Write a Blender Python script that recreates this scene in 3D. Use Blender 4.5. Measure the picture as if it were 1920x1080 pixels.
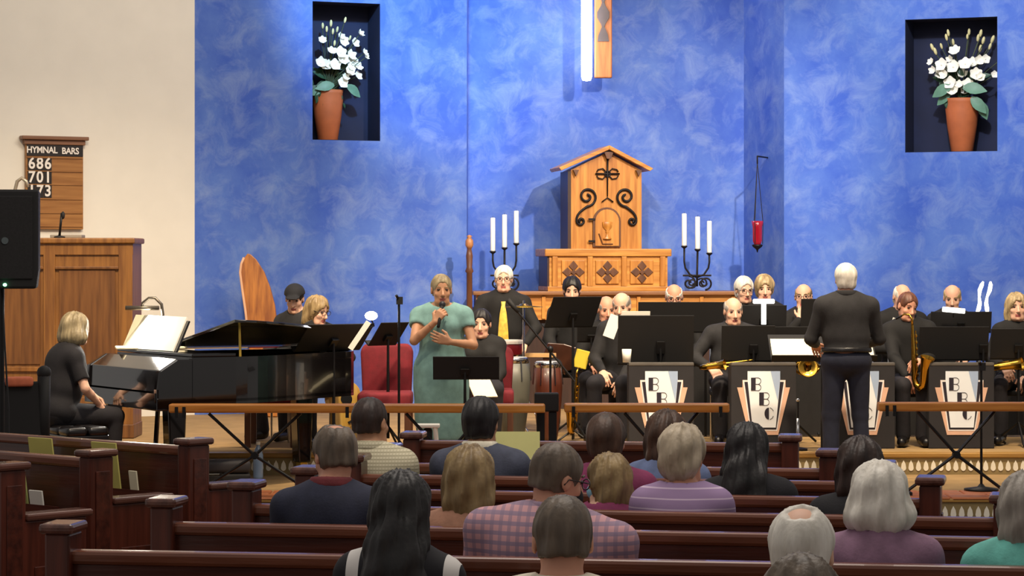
import bpy, math, random
import numpy as np
from mathutils import Vector, Matrix

for _o in list(bpy.data.objects):
    bpy.data.objects.remove(_o, do_unlink=True)
scene = bpy.context.scene
COL = scene.collection
R = math.radians
random.seed(7)

# ------------------------------------------------------------------ camera
F = 5000.0          # focal length in pixels of the 1920 x 1080 frame
CX, HY, CAMZ = 960.0, 490.0, 1.88
cam_d = bpy.data.cameras.new('camera')
cam = bpy.data.objects.new('camera', cam_d)
COL.objects.link(cam)
cam.location = (0, 0, CAMZ)
cam.rotation_euler = (R(90), 0, 0)
cam_d.sensor_width = 36
cam_d.lens = F / 1920 * 36
cam_d.shift_y = -(540 - HY) / 1920
cam_d.clip_end = 200
scene.camera = cam

# ------------------------------------------------------------------ world, lights, exposure
world = bpy.data.worlds.new('hall_ambient')
scene.world = world
world.use_nodes = True
world.node_tree.nodes['Background'].inputs['Color'].default_value = (1.0, 0.94, 0.88, 1)
world.node_tree.nodes['Background'].inputs['Strength'].default_value = 0.2
scene.view_settings.view_transform = 'Standard'
scene.view_settings.look = 'None'
scene.view_settings.gamma = 1
scene.view_settings.use_curve_mapping = False
scene.view_settings.exposure = 0.7

def spot(name, loc, target, power, color, angle=50, blend=0.6, radius=0.15):
    d = bpy.data.lights.new(name, 'SPOT')
    d.energy = power; d.color = color; d.spot_size = R(angle); d.spot_blend = blend
    d.shadow_soft_size = radius
    o = bpy.data.objects.new(name, d); COL.objects.link(o)
    o.location = loc
    v = Vector(target) - Vector(loc)
    o.rotation_euler = v.to_track_quat('-Z', 'Y').to_euler()
    return o

def area(name, loc, target, power, color, sx, sy):
    d = bpy.data.lights.new(name, 'AREA')
    d.energy = power; d.color = color; d.shape = 'RECTANGLE'; d.size = sx; d.size_y = sy
    o = bpy.data.objects.new(name, d); COL.objects.link(o)
    o.location = loc
    v = Vector(target) - Vector(loc)
    o.rotation_euler = v.to_track_quat('-Z', 'Y').to_euler()
    return o

WARM = (1.0, 0.80, 0.56)
spot('chancel_spot', (4.0, 19.0, 7.0), (1.0, 28.2, 2.2), 2500, (1.0, 0.84, 0.70), 34, 0.7, 0.12)
spot('chancel_spot', (0.1, 19.0, 7.0), (0.7, 28.2, 2.4), 900, (1.0, 0.84, 0.70), 20, 0.7, 0.12)
spot('band_spot', (3.2, 18.4, 7.2), (2.6, 23.2, 1.0), 1500, WARM, 52, 0.7, 0.25)
spot('band_spot', (0.4, 18.4, 7.2), (0.6, 22.8, 1.0), 1100, WARM, 48, 0.7, 0.25)
spot('piano_spot', (-2.2, 17.6, 7.2), (-3.0, 23.0, 1.2), 1900, WARM, 56, 0.8, 0.25)
spot('niche_spot', (-0.6, 22.0, 7.2), (-1.15, 27.9, 4.7), 1900, (0.28, 0.62, 1.0), 30, 0.9, 0.15)
spot('niche_spot', (3.2, 21.5, 7.2), (4.5, 27.2, 3.6), 800, (0.75, 0.85, 1.0), 42, 0.9, 0.15)
area('nave_fill_light', (0.5, 11.5, 7.5), (0.8, 12.5, 0), 215, (1.0, 0.90, 0.80), 5, 7)  # added overhead fill for the pews
area('chancel_fill_light', (1.0, 21.5, 7.6), (1.0, 25.5, 1.0), 260, (1.0, 0.86, 0.70), 7, 2)  # added broad ambient fill over the chancel, source unseen

# ------------------------------------------------------------------ helpers: pixels
def px(x, y, D):
    return Vector(((x - CX) * D / F, D, CAMZ - (y - HY) * D / F))
def pxX(x, D): return (x - CX) * D / F
def pxZ(y, D): return CAMZ - (y - HY) * D / F

# ------------------------------------------------------------------ materials
def lin(c):
    if isinstance(c, str):
        c = tuple(int(c[i:i + 2], 16) / 255 for i in (1, 3, 5))
    return tuple((v / 12.92 if v <= 0.04045 else ((v + 0.055) / 1.055) ** 2.4) for v in c)

MATS = {}
def mat(name, c, rough=0.6, metal=0.0, var=0.12, scale=6.0, stretch=(1, 1, 1), bump=0.0,
        bscale=None, c2=None, coat=0.0, emit=None, estr=0.0, spec=0.5, sheen=0.0, detail=4.0):
    if name in MATS: return MATS[name]
    m = bpy.data.materials.new(name); MATS[name] = m
    m.use_nodes = True
    nt = m.node_tree; N = nt.nodes; L = nt.links
    b = N['Principled BSDF']
    c = lin(c)
    hi = lin(c2) if c2 else tuple(min(1, v * (1 + var)) for v in c)
    lo = c if c2 else tuple(v * (1 - var) for v in c)
    tc = N.new('ShaderNodeTexCoord'); mp = N.new('ShaderNodeMapping')
    mp.inputs['Scale'].default_value = stretch
    L.new(tc.outputs['Object'], mp.inputs['Vector'])
    nz = N.new('ShaderNodeTexNoise'); nz.inputs['Scale'].default_value = scale
    nz.inputs['Detail'].default_value = detail
    L.new(mp.outputs['Vector'], nz.inputs['Vector'])
    rp = N.new('ShaderNodeValToRGB')
    rp.color_ramp.elements[0].position = 0.32; rp.color_ramp.elements[1].position = 0.68
    rp.color_ramp.elements[0].color = (*lo, 1); rp.color_ramp.elements[1].color = (*hi, 1)
    L.new(nz.outputs['Fac'], rp.inputs['Fac'])
    L.new(rp.outputs['Color'], b.inputs['Base Color'])
    b.inputs['Roughness'].default_value = rough
    b.inputs['Metallic'].default_value = metal
    b.inputs['Coat Weight'].default_value = coat
    b.inputs['Specular IOR Level'].default_value = spec
    b.inputs['Sheen Weight'].default_value = sheen
    if bump:
        bn = N.new('ShaderNodeBump'); bn.inputs['Strength'].default_value = bump
        bn.inputs['Distance'].default_value = 0.01
        n2 = N.new('ShaderNodeTexNoise'); n2.inputs['Scale'].default_value = bscale or scale * 4
        n2.inputs['Detail'].default_value = 3
        L.new(mp.outputs['Vector'], n2.inputs['Vector'])
        L.new(n2.outputs['Fac'], bn.inputs['Height'])
        L.new(bn.outputs['Normal'], b.inputs['Normal'])
    if emit:
        b.inputs['Emission Color'].default_value = (*lin(emit), 1)
        b.inputs['Emission Strength'].default_value = estr
    return m

def blue_plaster(name, deep, mid, pale):
    m = bpy.data.materials.new(name); MATS[name] = m
    m.use_nodes = True
    nt = m.node_tree; N = nt.nodes; L = nt.links; b = N['Principled BSDF']
    tc = N.new('ShaderNodeTexCoord')
    n1 = N.new('ShaderNodeTexNoise'); n1.inputs['Scale'].default_value = 1.3; n1.inputs['Detail'].default_value = 6
    n1.inputs['Roughness'].default_value = 0.62
    n2 = N.new('ShaderNodeTexNoise'); n2.inputs['Scale'].default_value = 3.4; n2.inputs['Detail'].default_value = 7
    n2.inputs['Roughness'].default_value = 0.68; n2.inputs['Distortion'].default_value = 0.6
    for n in (n1, n2): L.new(tc.outputs['Object'], n.inputs['Vector'])
    r1 = N.new('ShaderNodeValToRGB'); r1.color_ramp.elements[0].position = 0.36; r1.color_ramp.elements[1].position = 0.64
    r1.color_ramp.elements[0].color = (*lin(deep), 1); r1.color_ramp.elements[1].color = (*lin(mid), 1)
    L.new(n1.outputs['Fac'], r1.inputs['Fac'])
    r2 = N.new('ShaderNodeValToRGB'); r2.color_ramp.elements[0].position = 0.46; r2.color_ramp.elements[1].position = 0.76
    r2.color_ramp.elements[0].color = (0, 0, 0, 1); r2.color_ramp.elements[1].color = (0.6, 0.6, 0.6, 1)
    L.new(n2.outputs['Fac'], r2.inputs['Fac'])
    mx = N.new('ShaderNodeMix'); mx.data_type = 'RGBA'
    L.new(r2.outputs['Color'], mx.inputs['Factor'])
    L.new(r1.outputs['Color'], mx.inputs['A'])
    mx.inputs['B'].default_value = (*lin(pale), 1)
    L.new(mx.outputs['Result'], b.inputs['Base Color'])
    b.inputs['Roughness'].default_value = 0.75
    bp = N.new('ShaderNodeBump'); bp.inputs['Strength'].default_value = 0.15; bp.inputs['Distance'].default_value = 0.02
    L.new(n2.outputs['Fac'], bp.inputs['Height']); L.new(bp.outputs['Normal'], b.inputs['Normal'])
    return m

def stripe_mat(name, base, stripe, axis='Z', freq=9.0, width=0.18, second=None, freq2=None, rough=0.85):
    """woven stripes (one axis) or plaid (two axes) along object axes"""
    m = bpy.data.materials.new(name); MATS[name] = m
    m.use_nodes = True
    nt = m.node_tree; N = nt.nodes; L = nt.links; b = N['Principled BSDF']
    tc = N.new('ShaderNodeTexCoord'); sx = N.new('ShaderNodeSeparateXYZ')
    L.new(tc.outputs['Object'], sx.inputs['Vector'])
    def band(ax, fr, w):
        mu = N.new('ShaderNodeMath'); mu.operation = 'MULTIPLY'; mu.inputs[1].default_value = fr
        L.new(sx.outputs[ax], mu.inputs[0])
        fr_ = N.new('ShaderNodeMath'); fr_.operation = 'FRACT'; L.new(mu.outputs[0], fr_.inputs[0])
        lt = N.new('ShaderNodeMath'); lt.operation = 'LESS_THAN'; lt.inputs[1].default_value = w
        L.new(fr_.outputs[0], lt.inputs[0]); return lt
    b1 = band(axis, freq, width)
    mx = N.new('ShaderNodeMix'); mx.data_type = 'RGBA'
    L.new(b1.outputs[0], mx.inputs['Factor'])
    mx.inputs['A'].default_value = (*lin(base), 1); mx.inputs['B'].default_value = (*lin(stripe), 1)
    out = mx.outputs['Result']
    if second:
        b2 = band('X', freq2 or freq, width)
        m2 = N.new('ShaderNodeMix'); m2.data_type = 'RGBA'; m2.blend_type = 'MIX'
        half = N.new('ShaderNodeMath'); half.operation = 'MULTIPLY'; half.inputs[1].default_value = 0.6
        L.new(b2.outputs[0], half.inputs[0]); L.new(half.outputs[0], m2.inputs['Factor'])
        L.new(out, m2.inputs['A']); m2.inputs['B'].default_value = (*lin(second), 1)
        out = m2.outputs['Result']
    L.new(out, b.inputs['Base Color'])
    b.inputs['Roughness'].default_value = rough
    return m

def wood(name, c, c2, rough=0.45, coat=0.1, scale=3.0, axis='x', bump=0.08):
    st = {'x': (0.6, 8, 8), 'y': (8, 0.6, 8), 'z': (8, 8, 0.6)}[axis]
    return mat(name, c, rough=rough, c2=c2, scale=scale, stretch=st, bump=bump, coat=coat)

# ------------------------------------------------------------------ mesh builder
class MB:
    def __init__(s): s.v = []; s.f = []
    def add(s, vs, fs):
        o = len(s.v); s.v += [tuple(p) for p in vs]; s.f += [tuple(i + o for i in f) for f in fs]; return s
    def box(s, x0, x1, y0, y1, z0, z1, M=None):
        vs = [(x, y, z) for z in (z0, z1) for y in (y0, y1) for x in (x0, x1)]
        if M: vs = [M @ Vector(p) for p in vs]
        return s.add(vs, [(0, 2, 3, 1), (4, 5, 7, 6), (0, 1, 5, 4), (2, 6, 7, 3), (0, 4, 6, 2), (1, 3, 7, 5)])
    def prism(s, pts, y0, y1, M=None):
        """polygon in the xz plane (counter clockwise seen from -y) swept y0..y1"""
        n = len(pts)
        vs = [(x, y0, z) for x, z in pts] + [(x, y1, z) for x, z in pts]
        if M: vs = [M @ Vector(p) for p in vs]
        fs = [tuple(range(n)), tuple(range(2 * n - 1, n - 1, -1))]
        fs += [(i, i + n, (i + 1) % n + n, (i + 1) % n) for i in range(n)]
        return s.add(vs, fs)
    def tube(s, pts, r, n=8, close=True):
        pts = [Vector(p) for p in pts]; m = len(pts)
        rs = r if isinstance(r, (list, tuple)) else [r] * m
        rings = []; prev = None
        for i, p in enumerate(pts):
            t = (pts[min(i + 1, m - 1)] - pts[max(i - 1, 0)])
            t = t.normalized() if t.length > 1e-9 else Vector((0, 0, 1))
            if prev is None:
                a = Vector((0, 0, 1)) if abs(t.z) < 0.9 else Vector((1, 0, 0))
                u = t.cross(a).normalized()
            else:
                u = (prev - t * prev.dot(t))
                u = u.normalized() if u.length > 1e-6 else t.orthogonal().normalized()
            prev = u; w = t.cross(u)
            rings.append([p + (u * math.cos(2 * math.pi * k / n) + w * math.sin(2 * math.pi * k / n)) * rs[i] for k in range(n)])
        vs = [q for ring in rings for q in ring]
        fs = [(i * n + k, i * n + (k + 1) % n, (i + 1) * n + (k + 1) % n, (i + 1) * n + k) for i in range(m - 1) for k in range(n)]
        if close: fs += [tuple(range(n - 1, -1, -1)), tuple((m - 1) * n + k for k in range(n))]
        return s.add(vs, fs)
    def cyl(s, p0, p1, r0, r1=None, n=14):
        return s.tube([p0, p1], [r0, r0 if r1 is None else r1], n)
    def lathe(s, prof, n=20, M=None, cap=True):
        """profile [(r, z)...] about z"""
        vs = [(r * math.cos(2 * math.pi * k / n), r * math.sin(2 * math.pi * k / n), z) for r, z in prof for k in range(n)]
        if M: vs = [M @ Vector(p) for p in vs]
        m = len(prof)
        fs = [(i * n + k, i * n + (k + 1) % n, (i + 1) * n + (k + 1) % n, (i + 1) * n + k) for i in range(m - 1) for k in range(n)]
        if cap: fs += [tuple(range(n - 1, -1, -1)), tuple((m - 1) * n + k for k in range(n))]
        return s.add(vs, fs)
    def ell(s, c, r, n=12, m=8, M=None):
        vs = []
        for i in range(m + 1):
            th = math.pi * i / m
            for k in range(n):
                ph = 2 * math.pi * k / n
                p = Vector((r[0] * math.sin(th) * math.cos(ph), r[1] * math.sin(th) * math.sin(ph), r[2] * math.cos(th)))
                if M: p = M @ p
                vs.append(p + Vector(c))
        fs = [(i * n + k, (i + 1) * n + k, (i + 1) * n + (k + 1) % n, i * n + (k + 1) % n) for i in range(m) for k in range(n)]
        return s.add(vs, fs)
    def build(s, name, material, parent=None, smooth=False, bevel=0.0, seg=2):
        me = bpy.data.meshes.new(name); me.from_pydata(s.v, [], s.f); me.validate()
        if material: me.materials.append(material)
        if smooth:
            me.polygons.foreach_set('use_smooth', [True] * len(me.polygons))
        o = bpy.data.objects.new(name, me); COL.objects.link(o)
        if parent: o.parent = parent
        if bevel:
            b = o.modifiers.new('Bevel', 'BEVEL'); b.width = bevel; b.segments = seg; b.limit_method = 'ANGLE'; b.angle_limit = R(40)
        if smooth and not bevel:
            pass
        return o

def tag(o, label, cat, group=None):
    o['label'] = label; o['category'] = cat
    if group: o['group'] = group
    return o
def thing(name, label, cat, loc=(0, 0, 0), rz=0.0, group=None):
    o = bpy.data.objects.new(name, None); COL.objects.link(o)
    o.empty_display_size = 0.1
    o.location = loc; o.rotation_euler = (0, 0, rz)
    return tag(o, label, cat, group)
def structure(o):
    o['kind'] = 'structure'; return o
def copy_tree(o, parent=None):
    c = o.copy(); COL.objects.link(c); c.parent = parent
    for ch in o.children: copy_tree(ch, c)
    return c
def rotM(rx=0, ry=0, rz=0, loc=(0, 0, 0)):
    return Matrix.Translation(loc) @ Matrix.Rotation(rz, 4, 'Z') @ Matrix.Rotation(ry, 4, 'Y') @ Matrix.Rotation(rx, 4, 'X')
def arc(c, r, a0, a1, n=12, plane='xz', y=0.0):
    out = []
    for i in range(n + 1):
        a = a0 + (a1 - a0) * i / n
        out.append((c[0] + r * math.cos(a), y, c[1] + r * math.sin(a)))
    return out
def spiral(c, r0, r1, a0, a1, n=28, y=0.0):
    out = []
    for i in range(n + 1):
        t = i / n; a = a0 + (a1 - a0) * t; r = r0 + (r1 - r0) * t
        out.append((c[0] + r * math.cos(a), y, c[1] + r * math.sin(a)))
    return out
def text_mesh(txt, size, material, name, parent, loc, rot, depth=0.002, spacing=1.0, sx=1.0):
    cu = bpy.data.curves.new(name, 'FONT'); cu.body = txt; cu.size = size; cu.extrude = depth
    cu.space_character = spacing; cu.align_x = 'CENTER'; cu.align_y = 'CENTER'
    cu.resolution_u = 3; cu.offset = size * 0.022
    t = bpy.data.objects.new(name, cu); COL.objects.link(t)
    dg = bpy.context.evaluated_depsgraph_get()
    me = bpy.data.meshes.new_from_object(t.evaluated_get(dg))
    bpy.data.objects.remove(t, do_unlink=True)
    me.materials.clear(); me.materials.append(material)
    o = bpy.data.objects.new(name, me); COL.objects.link(o)
    o.parent = parent; o.location = loc; o.rotation_euler = rot; o.scale = (sx, 1, 1)
    return o
# ================================================================== people
# Bodies, hair and clothes are iso-surfaces of blended round cones and ellipsoids
# (one continuous surface each), meshed with a sparse surface-nets pass.
def _v(p): return np.asarray(p, dtype=np.float32)
class Cone:
    def __init__(s, a, b, ra, rb):
        s.a, s.b, s.ra, s.rb = _v(a), _v(b), float(ra), float(rb)
        s.c = (s.a + s.b) / 2; s.br = float(np.linalg.norm(s.b - s.a)) / 2 + max(ra, rb)
    def d(s, P):
        ab = s.b - s.a; L2 = float(ab @ ab) + 1e-9
        t = np.clip((P - s.a) @ ab / L2, 0, 1)
        q = P - s.a - t[:, None] * ab
        return np.sqrt((q * q).sum(1)) - (s.ra + (s.rb - s.ra) * t)
class Ell:
    def __init__(s, c, r, M=None):
        s.c, s.r = _v(c), _v(r); s.M = np.eye(3, dtype=np.float32) if M is None else _v(M); s.br = float(max(r))
    def d(s, P):
        q = (P - s.c) @ s.M
        a = q / s.r; k0 = np.sqrt((a * a).sum(1)); b = a / s.r; k1 = np.sqrt((b * b).sum(1)) + 1e-6
        return k0 * (k0 - 1) / k1
class Plane:      # keeps the side the normal points away from
    br = None
    def __init__(s, p, n): s.p = _v(p); n = _v(n); s.n = n / np.linalg.norm(n)
    def d(s, P): return (P - s.p) @ s.n

def field(ops, P, cen=None, rad=0.0, noise=None):
    """P (nb, ns, 3); primitives far from a block are skipped for it"""
    nb, ns, _ = P.shape
    D = np.full((nb, ns), 0.6, dtype=np.float32)
    for op, pr, k in ops:
        if pr.br is None: idx = np.arange(nb)
        else:
            dist = np.sqrt(((cen - pr.c) ** 2).sum(1))
            idx = np.nonzero(dist < pr.br + rad + k + 0.03)[0]
        if not len(idx): continue
        d = pr.d(P[idx].reshape(-1, 3)).reshape(len(idx), ns)
        e = D[idx]
        if op == 'u':
            if k > 0:
                h = np.clip(0.5 + 0.5 * (e - d) / k, 0, 1); e = e + (d - e) * h - k * h * (1 - h)
            else: e = np.minimum(e, d)
        elif op == 's':
            if k > 0:
                h = np.clip(0.5 - 0.5 * (e + d) / k, 0, 1); e = e + (-d - e) * h + k * h * (1 - h)
            else: e = np.maximum(e, -d)
        else:
            e = np.maximum(e, d)
        D[idx] = e
    if noise is not None: D = D + noise(P.reshape(-1, 3)).reshape(nb, ns)
    return D

_g9 = np.stack(np.meshgrid(np.arange(9), np.arange(9), np.arange(9), indexing='ij'), -1).reshape(-1, 3).astype(np.float32)
_corner = np.array([[i, j, k] for i in (0, 1) for j in (0, 1) for k in (0, 1)])
_edges = [(a, b) for a in range(8) for b in range(8) if a < b and np.abs(_corner[a] - _corner[b]).sum() == 1]
def iso(ops, h, lo, hi, noise=None):
    lo = _v(lo); hi = _v(hi); bs = 8 * h
    nb = np.maximum(1, np.ceil((hi - lo) / bs)).astype(int)
    G = np.stack(np.meshgrid(*[np.arange(n) for n in nb], indexing='ij'), -1).reshape(-1, 3)
    cen = lo + (G + 0.5) * bs
    rad = bs * 0.87
    # coarse cull: any union primitive near this block
    near = np.zeros(len(G), bool); inside = np.zeros(len(G), bool)
    d0 = np.full(len(G), 9.0, np.float32)
    for op, pr, k in ops:
        if op == 'u': d0 = np.minimum(d0, pr.d(cen.astype(np.float32)) - k)
    G = G[d0 < rad * 1.35 + 0.012]; 
    if not len(G): return np.zeros((0, 3)), np.zeros((0, 4), int)
    cen = (lo + (G + 0.5) * bs).astype(np.float32)
    P = (lo + G[:, None, :] * bs + _g9[None] * h).astype(np.float32)
    D = field(ops, P, cen, rad, noise).reshape(-1, 9, 9, 9)
    S = D < 0
    allin = S.reshape(len(S), -1).all(1); allout = ~S.reshape(len(S), -1).any(1)
    keep = ~(allin | allout); D = D[keep]; S = S[keep]; G = G[keep]
    if not len(G): return np.zeros((0, 3)), np.zeros((0, 4), int)
    cnt = np.zeros((len(D), 8, 8, 8), np.int8)
    for i, j, k in _corner: cnt += S[:, i:i + 8, j:j + 8, k:k + 8]
    act = np.argwhere((cnt > 0) & (cnt < 8))
    NY, NZ = int(nb[1] * 8 + 2), int(nb[2] * 8 + 2)
    gc = G[act[:, 0]] * 8 + act[:, 1:]
    gid = (gc[:, 0].astype(np.int64) * NY + gc[:, 1]) * NZ + gc[:, 2]
    vals = np.stack([D[act[:, 0], act[:, 1] + i, act[:, 2] + j, act[:, 3] + k] for i, j, k in _corner], 1)
    acc = np.zeros((len(act), 3), np.float32); n = np.zeros(len(act), np.float32)
    for a, b in _edges:
        va, vb = vals[:, a], vals[:, b]; m = (va < 0) != (vb < 0)
        t = np.where(m, va / np.where(m, va - vb, 1), 0)
        acc += m[:, None] * (_corner[a] + t[:, None] * (_corner[b] - _corner[a])); n += m
    V = lo + (gc + acc / n[:, None]) * h
    order = np.argsort(gid); gs = gid[order]
    def look(c):
        q = (c[:, 0].astype(np.int64) * NY + c[:, 1]) * NZ + c[:, 2]
        i = np.clip(np.searchsorted(gs, q), 0, len(gs) - 1)
        return np.where(gs[i] == q, order[i], -1)
    quads = []
    for ax in range(3):
        s0 = S[:, :8, :8, :8]
        sl = [slice(0, 8)] * 3; sl[ax] = slice(1, 9)
        s1 = S[(slice(None), *sl)]
        e = np.argwhere(s0 != s1)
        if not len(e): continue
        flip = s0[tuple(e.T)]
        c = G[e[:, 0]] * 8 + e[:, 1:]
        u = np.zeros(3, int); w = np.zeros(3, int); u[(ax + 1) % 3] = 1; w[(ax + 2) % 3] = 1
        q = np.stack([look(c - u - w), look(c - w), look(c), look(c - u)], 1)
        q = np.where(flip[:, None], q, q[:, ::-1])
        quads.append(q[(q >= 0).all(1)])
    Q = np.concatenate(quads) if quads else np.zeros((0, 4), int)
    return V, Q
def bbox(ops, pad):
    lo = np.min([p.c - p.br for o, p, k in ops if o == 'u'], 0) - pad
    hi = np.max([p.c + p.br for o, p, k in ops if o == 'u'], 0) + pad
    return lo, hi
def sub_keep(V, Q, mask):
    Q = Q[mask[Q].all(1)]; used = np.unique(Q); m = np.full(len(V), -1); m[used] = np.arange(len(used))
    return V[used], m[Q]
def np_mesh(name, V, Q, mats, parent, face_mat=None):
    me = bpy.data.meshes.new(name)
    me.vertices.add(len(V)); me.vertices.foreach_set('co', np.asarray(V, np.float32).ravel())
    me.loops.add(len(Q) * 4); me.loops.foreach_set('vertex_index', np.asarray(Q, np.int32).ravel())
    me.polygons.add(len(Q)); me.polygons.foreach_set('loop_start', np.arange(0, len(Q) * 4, 4, dtype=np.int32))
    me.polygons.foreach_set('use_smooth', np.ones(len(Q), bool))
    for m in mats: me.materials.append(m)
    if face_mat is not None: me.polygons.foreach_set('material_index', face_mat.astype(np.int32))
    me.update(calc_edges=True); me.validate()
    o = bpy.data.objects.new(name, me); COL.objects.link(o); o.parent = parent
    return o
def iso_obj(name, ops, h, m, parent, noise=None, pad=0.02):
    lo, hi = bbox(ops, pad)
    V, Q = iso(ops, h, lo, hi, noise)
    return np_mesh(name, V, Q, [m], parent)

def wrinkle(seed, amp):
    rs = np.random.RandomState(seed); W = rs.uniform(-1, 1, (5, 3)) * np.array([34, 34, 18]); ph = rs.uniform(0, 6, 5)
    def f(P):
        s = np.zeros(len(P), np.float32)
        for w, p in zip(W, ph): s += np.sin(P @ w.astype(np.float32) + np.float32(p))
        return s * np.float32(amp / 3)
    return f
def strands(c, seed, amp, fr=26):
    rs = np.random.RandomState(seed); ph = rs.uniform(0, 6, 3)
    def f(P):
        q = P - _v(c); a = np.arctan2(q[:, 0], q[:, 1])
        return amp * (np.sin(a * fr + 9 * q[:, 2] + ph[0]) * 0.6 + np.sin(a * 11 + 40 * q[:, 2] * 0.5 + ph[1])
                      + 0.5 * np.sin(60 * q[:, 2] + 4 * a + ph[2])).astype(np.float32)
    return f

SKIN = mat('skin_fair', '#e2b196', rough=0.55, var=0.06, scale=14, bump=0.03)
SKIN_RED = mat('skin_ruddy', '#d89c80', rough=0.55, var=0.07, scale=14, bump=0.03)
SKIN_TAN = mat('skin_tan', '#c4906e', rough=0.55, var=0.06, scale=14, bump=0.03)
LIP = mat('lip', '#a9605a', rough=0.45, var=0.05)
EYE = mat('eye_dark', '#2a1d18', rough=0.25, var=0.05)
GLASSES = mat('spectacle_frame', '#2b2320', rough=0.3, var=0.05)
def hairmat(n, c, c2): return mat(n, c, c2=c2, rough=0.5, scale=22, stretch=(1, 1, 0.25), bump=0.25, bscale=70)
HAIR = {
 'white': hairmat('hair_white', '#c6bfb2', '#f4efe4'), 'grey': hairmat('hair_grey', '#7a726a', '#aca49a'),
 'silver': hairmat('hair_silver', '#8f8069', '#cfbfa6'),
 'darkgrey': hairmat('hair_dark_grey', '#453a30', '#746454'),
 'blonde': hairmat('hair_blonde', '#7e6a4a', '#bfa87e'), 'ash': hairmat('hair_ash_blonde', '#6f6248', '#a89876'), 'dirty': hairmat('hair_dirty_blonde', '#6d5738', '#a48b60'),
 'brown': hairmat('hair_brown', '#35241a', '#5b4030'), 'darkbrown': hairmat('hair_dark_brown', '#1f1512', '#3b2820'),
 'black': hairmat('hair_black', '#0d0b0c', '#221d1e'), 'redbrown': hairmat('hair_red_brown', '#4b2c1e', '#774a34'),
}
def cloth(n, c, var=0.12, bump=0.12, rough=0.85): return mat(n, c, rough=rough, var=var, scale=18, bump=bump, bscale=120)

def hand_ops(wrist, d, n, side, curl=0.8, spread=0.2):
    """wrist point, finger direction d, palm-facing normal n, side +1 right / -1 left"""
    d = Vector(d).normalized(); n = Vector(n); n = (n - d * n.dot(d)).normalized()
    l = d.cross(n) * side            # towards the thumb side
    ops = []; w = Vector(wrist)
    lens = (0.040, 0.046, 0.043, 0.033)
    for i, L in enumerate(lens):
        off = (1.5 - i) * 0.020
        base = w + l * off * 0.55 + d * 0.012
        kn = w + l * off + d * (0.086 - abs(i - 1.2) * 0.004)
        ops.append(('u', Cone(base, kn, 0.0135, 0.0115), 0.014))
        dd = (d + l * (1.5 - i) * 0.09 * spread * 3).normalized(); p = kn
        for sgm in range(2):
            a = curl * (0.75 if sgm == 0 else 1.5)
            v = dd * math.cos(a) + n * math.sin(a)
            q = p + v * L * (1.0 if sgm == 0 else 0.95)
            ops.append(('u', Cone(p, q, 0.0100 - 0.001 * sgm, 0.0090 - 0.0015 * sgm), 0.003)); p = q
    t0 = w + l * 0.020 + d * 0.022
    t1 = t0 + (l * 0.75 + d * 0.65 + n * 0.25).normalized() * 0.045
    t2 = t1 + (d * 0.75 + l * 0.25 + n * 0.6 * curl).normalized() * 0.036
    ops += [('u', Cone(t0, t1, 0.015, 0.0115), 0.008), ('u', Cone(t1, t2, 0.0112, 0.0085), 0.003)]
    return ops

def ik(S, T, L1, L2, hint):
    S, T = Vector(S), Vector(T); v = T - S; dist = v.length
    if dist > (L1 + L2) * 0.995: v = v * ((L1 + L2) * 0.995 / dist); T = S + v; dist = v.length
    u = v.normalized(); a = (L1 * L1 - L2 * L2 + dist * dist) / (2 * dist)
    h = math.sqrt(max(0, L1 * L1 - a * a)); hv = Vector(hint); hv = (hv - u * hv.dot(u))
    hv = hv.normalized() if hv.length > 1e-6 else u.orthogonal().normalized()
    return S + u * a + hv * h, T

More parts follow.
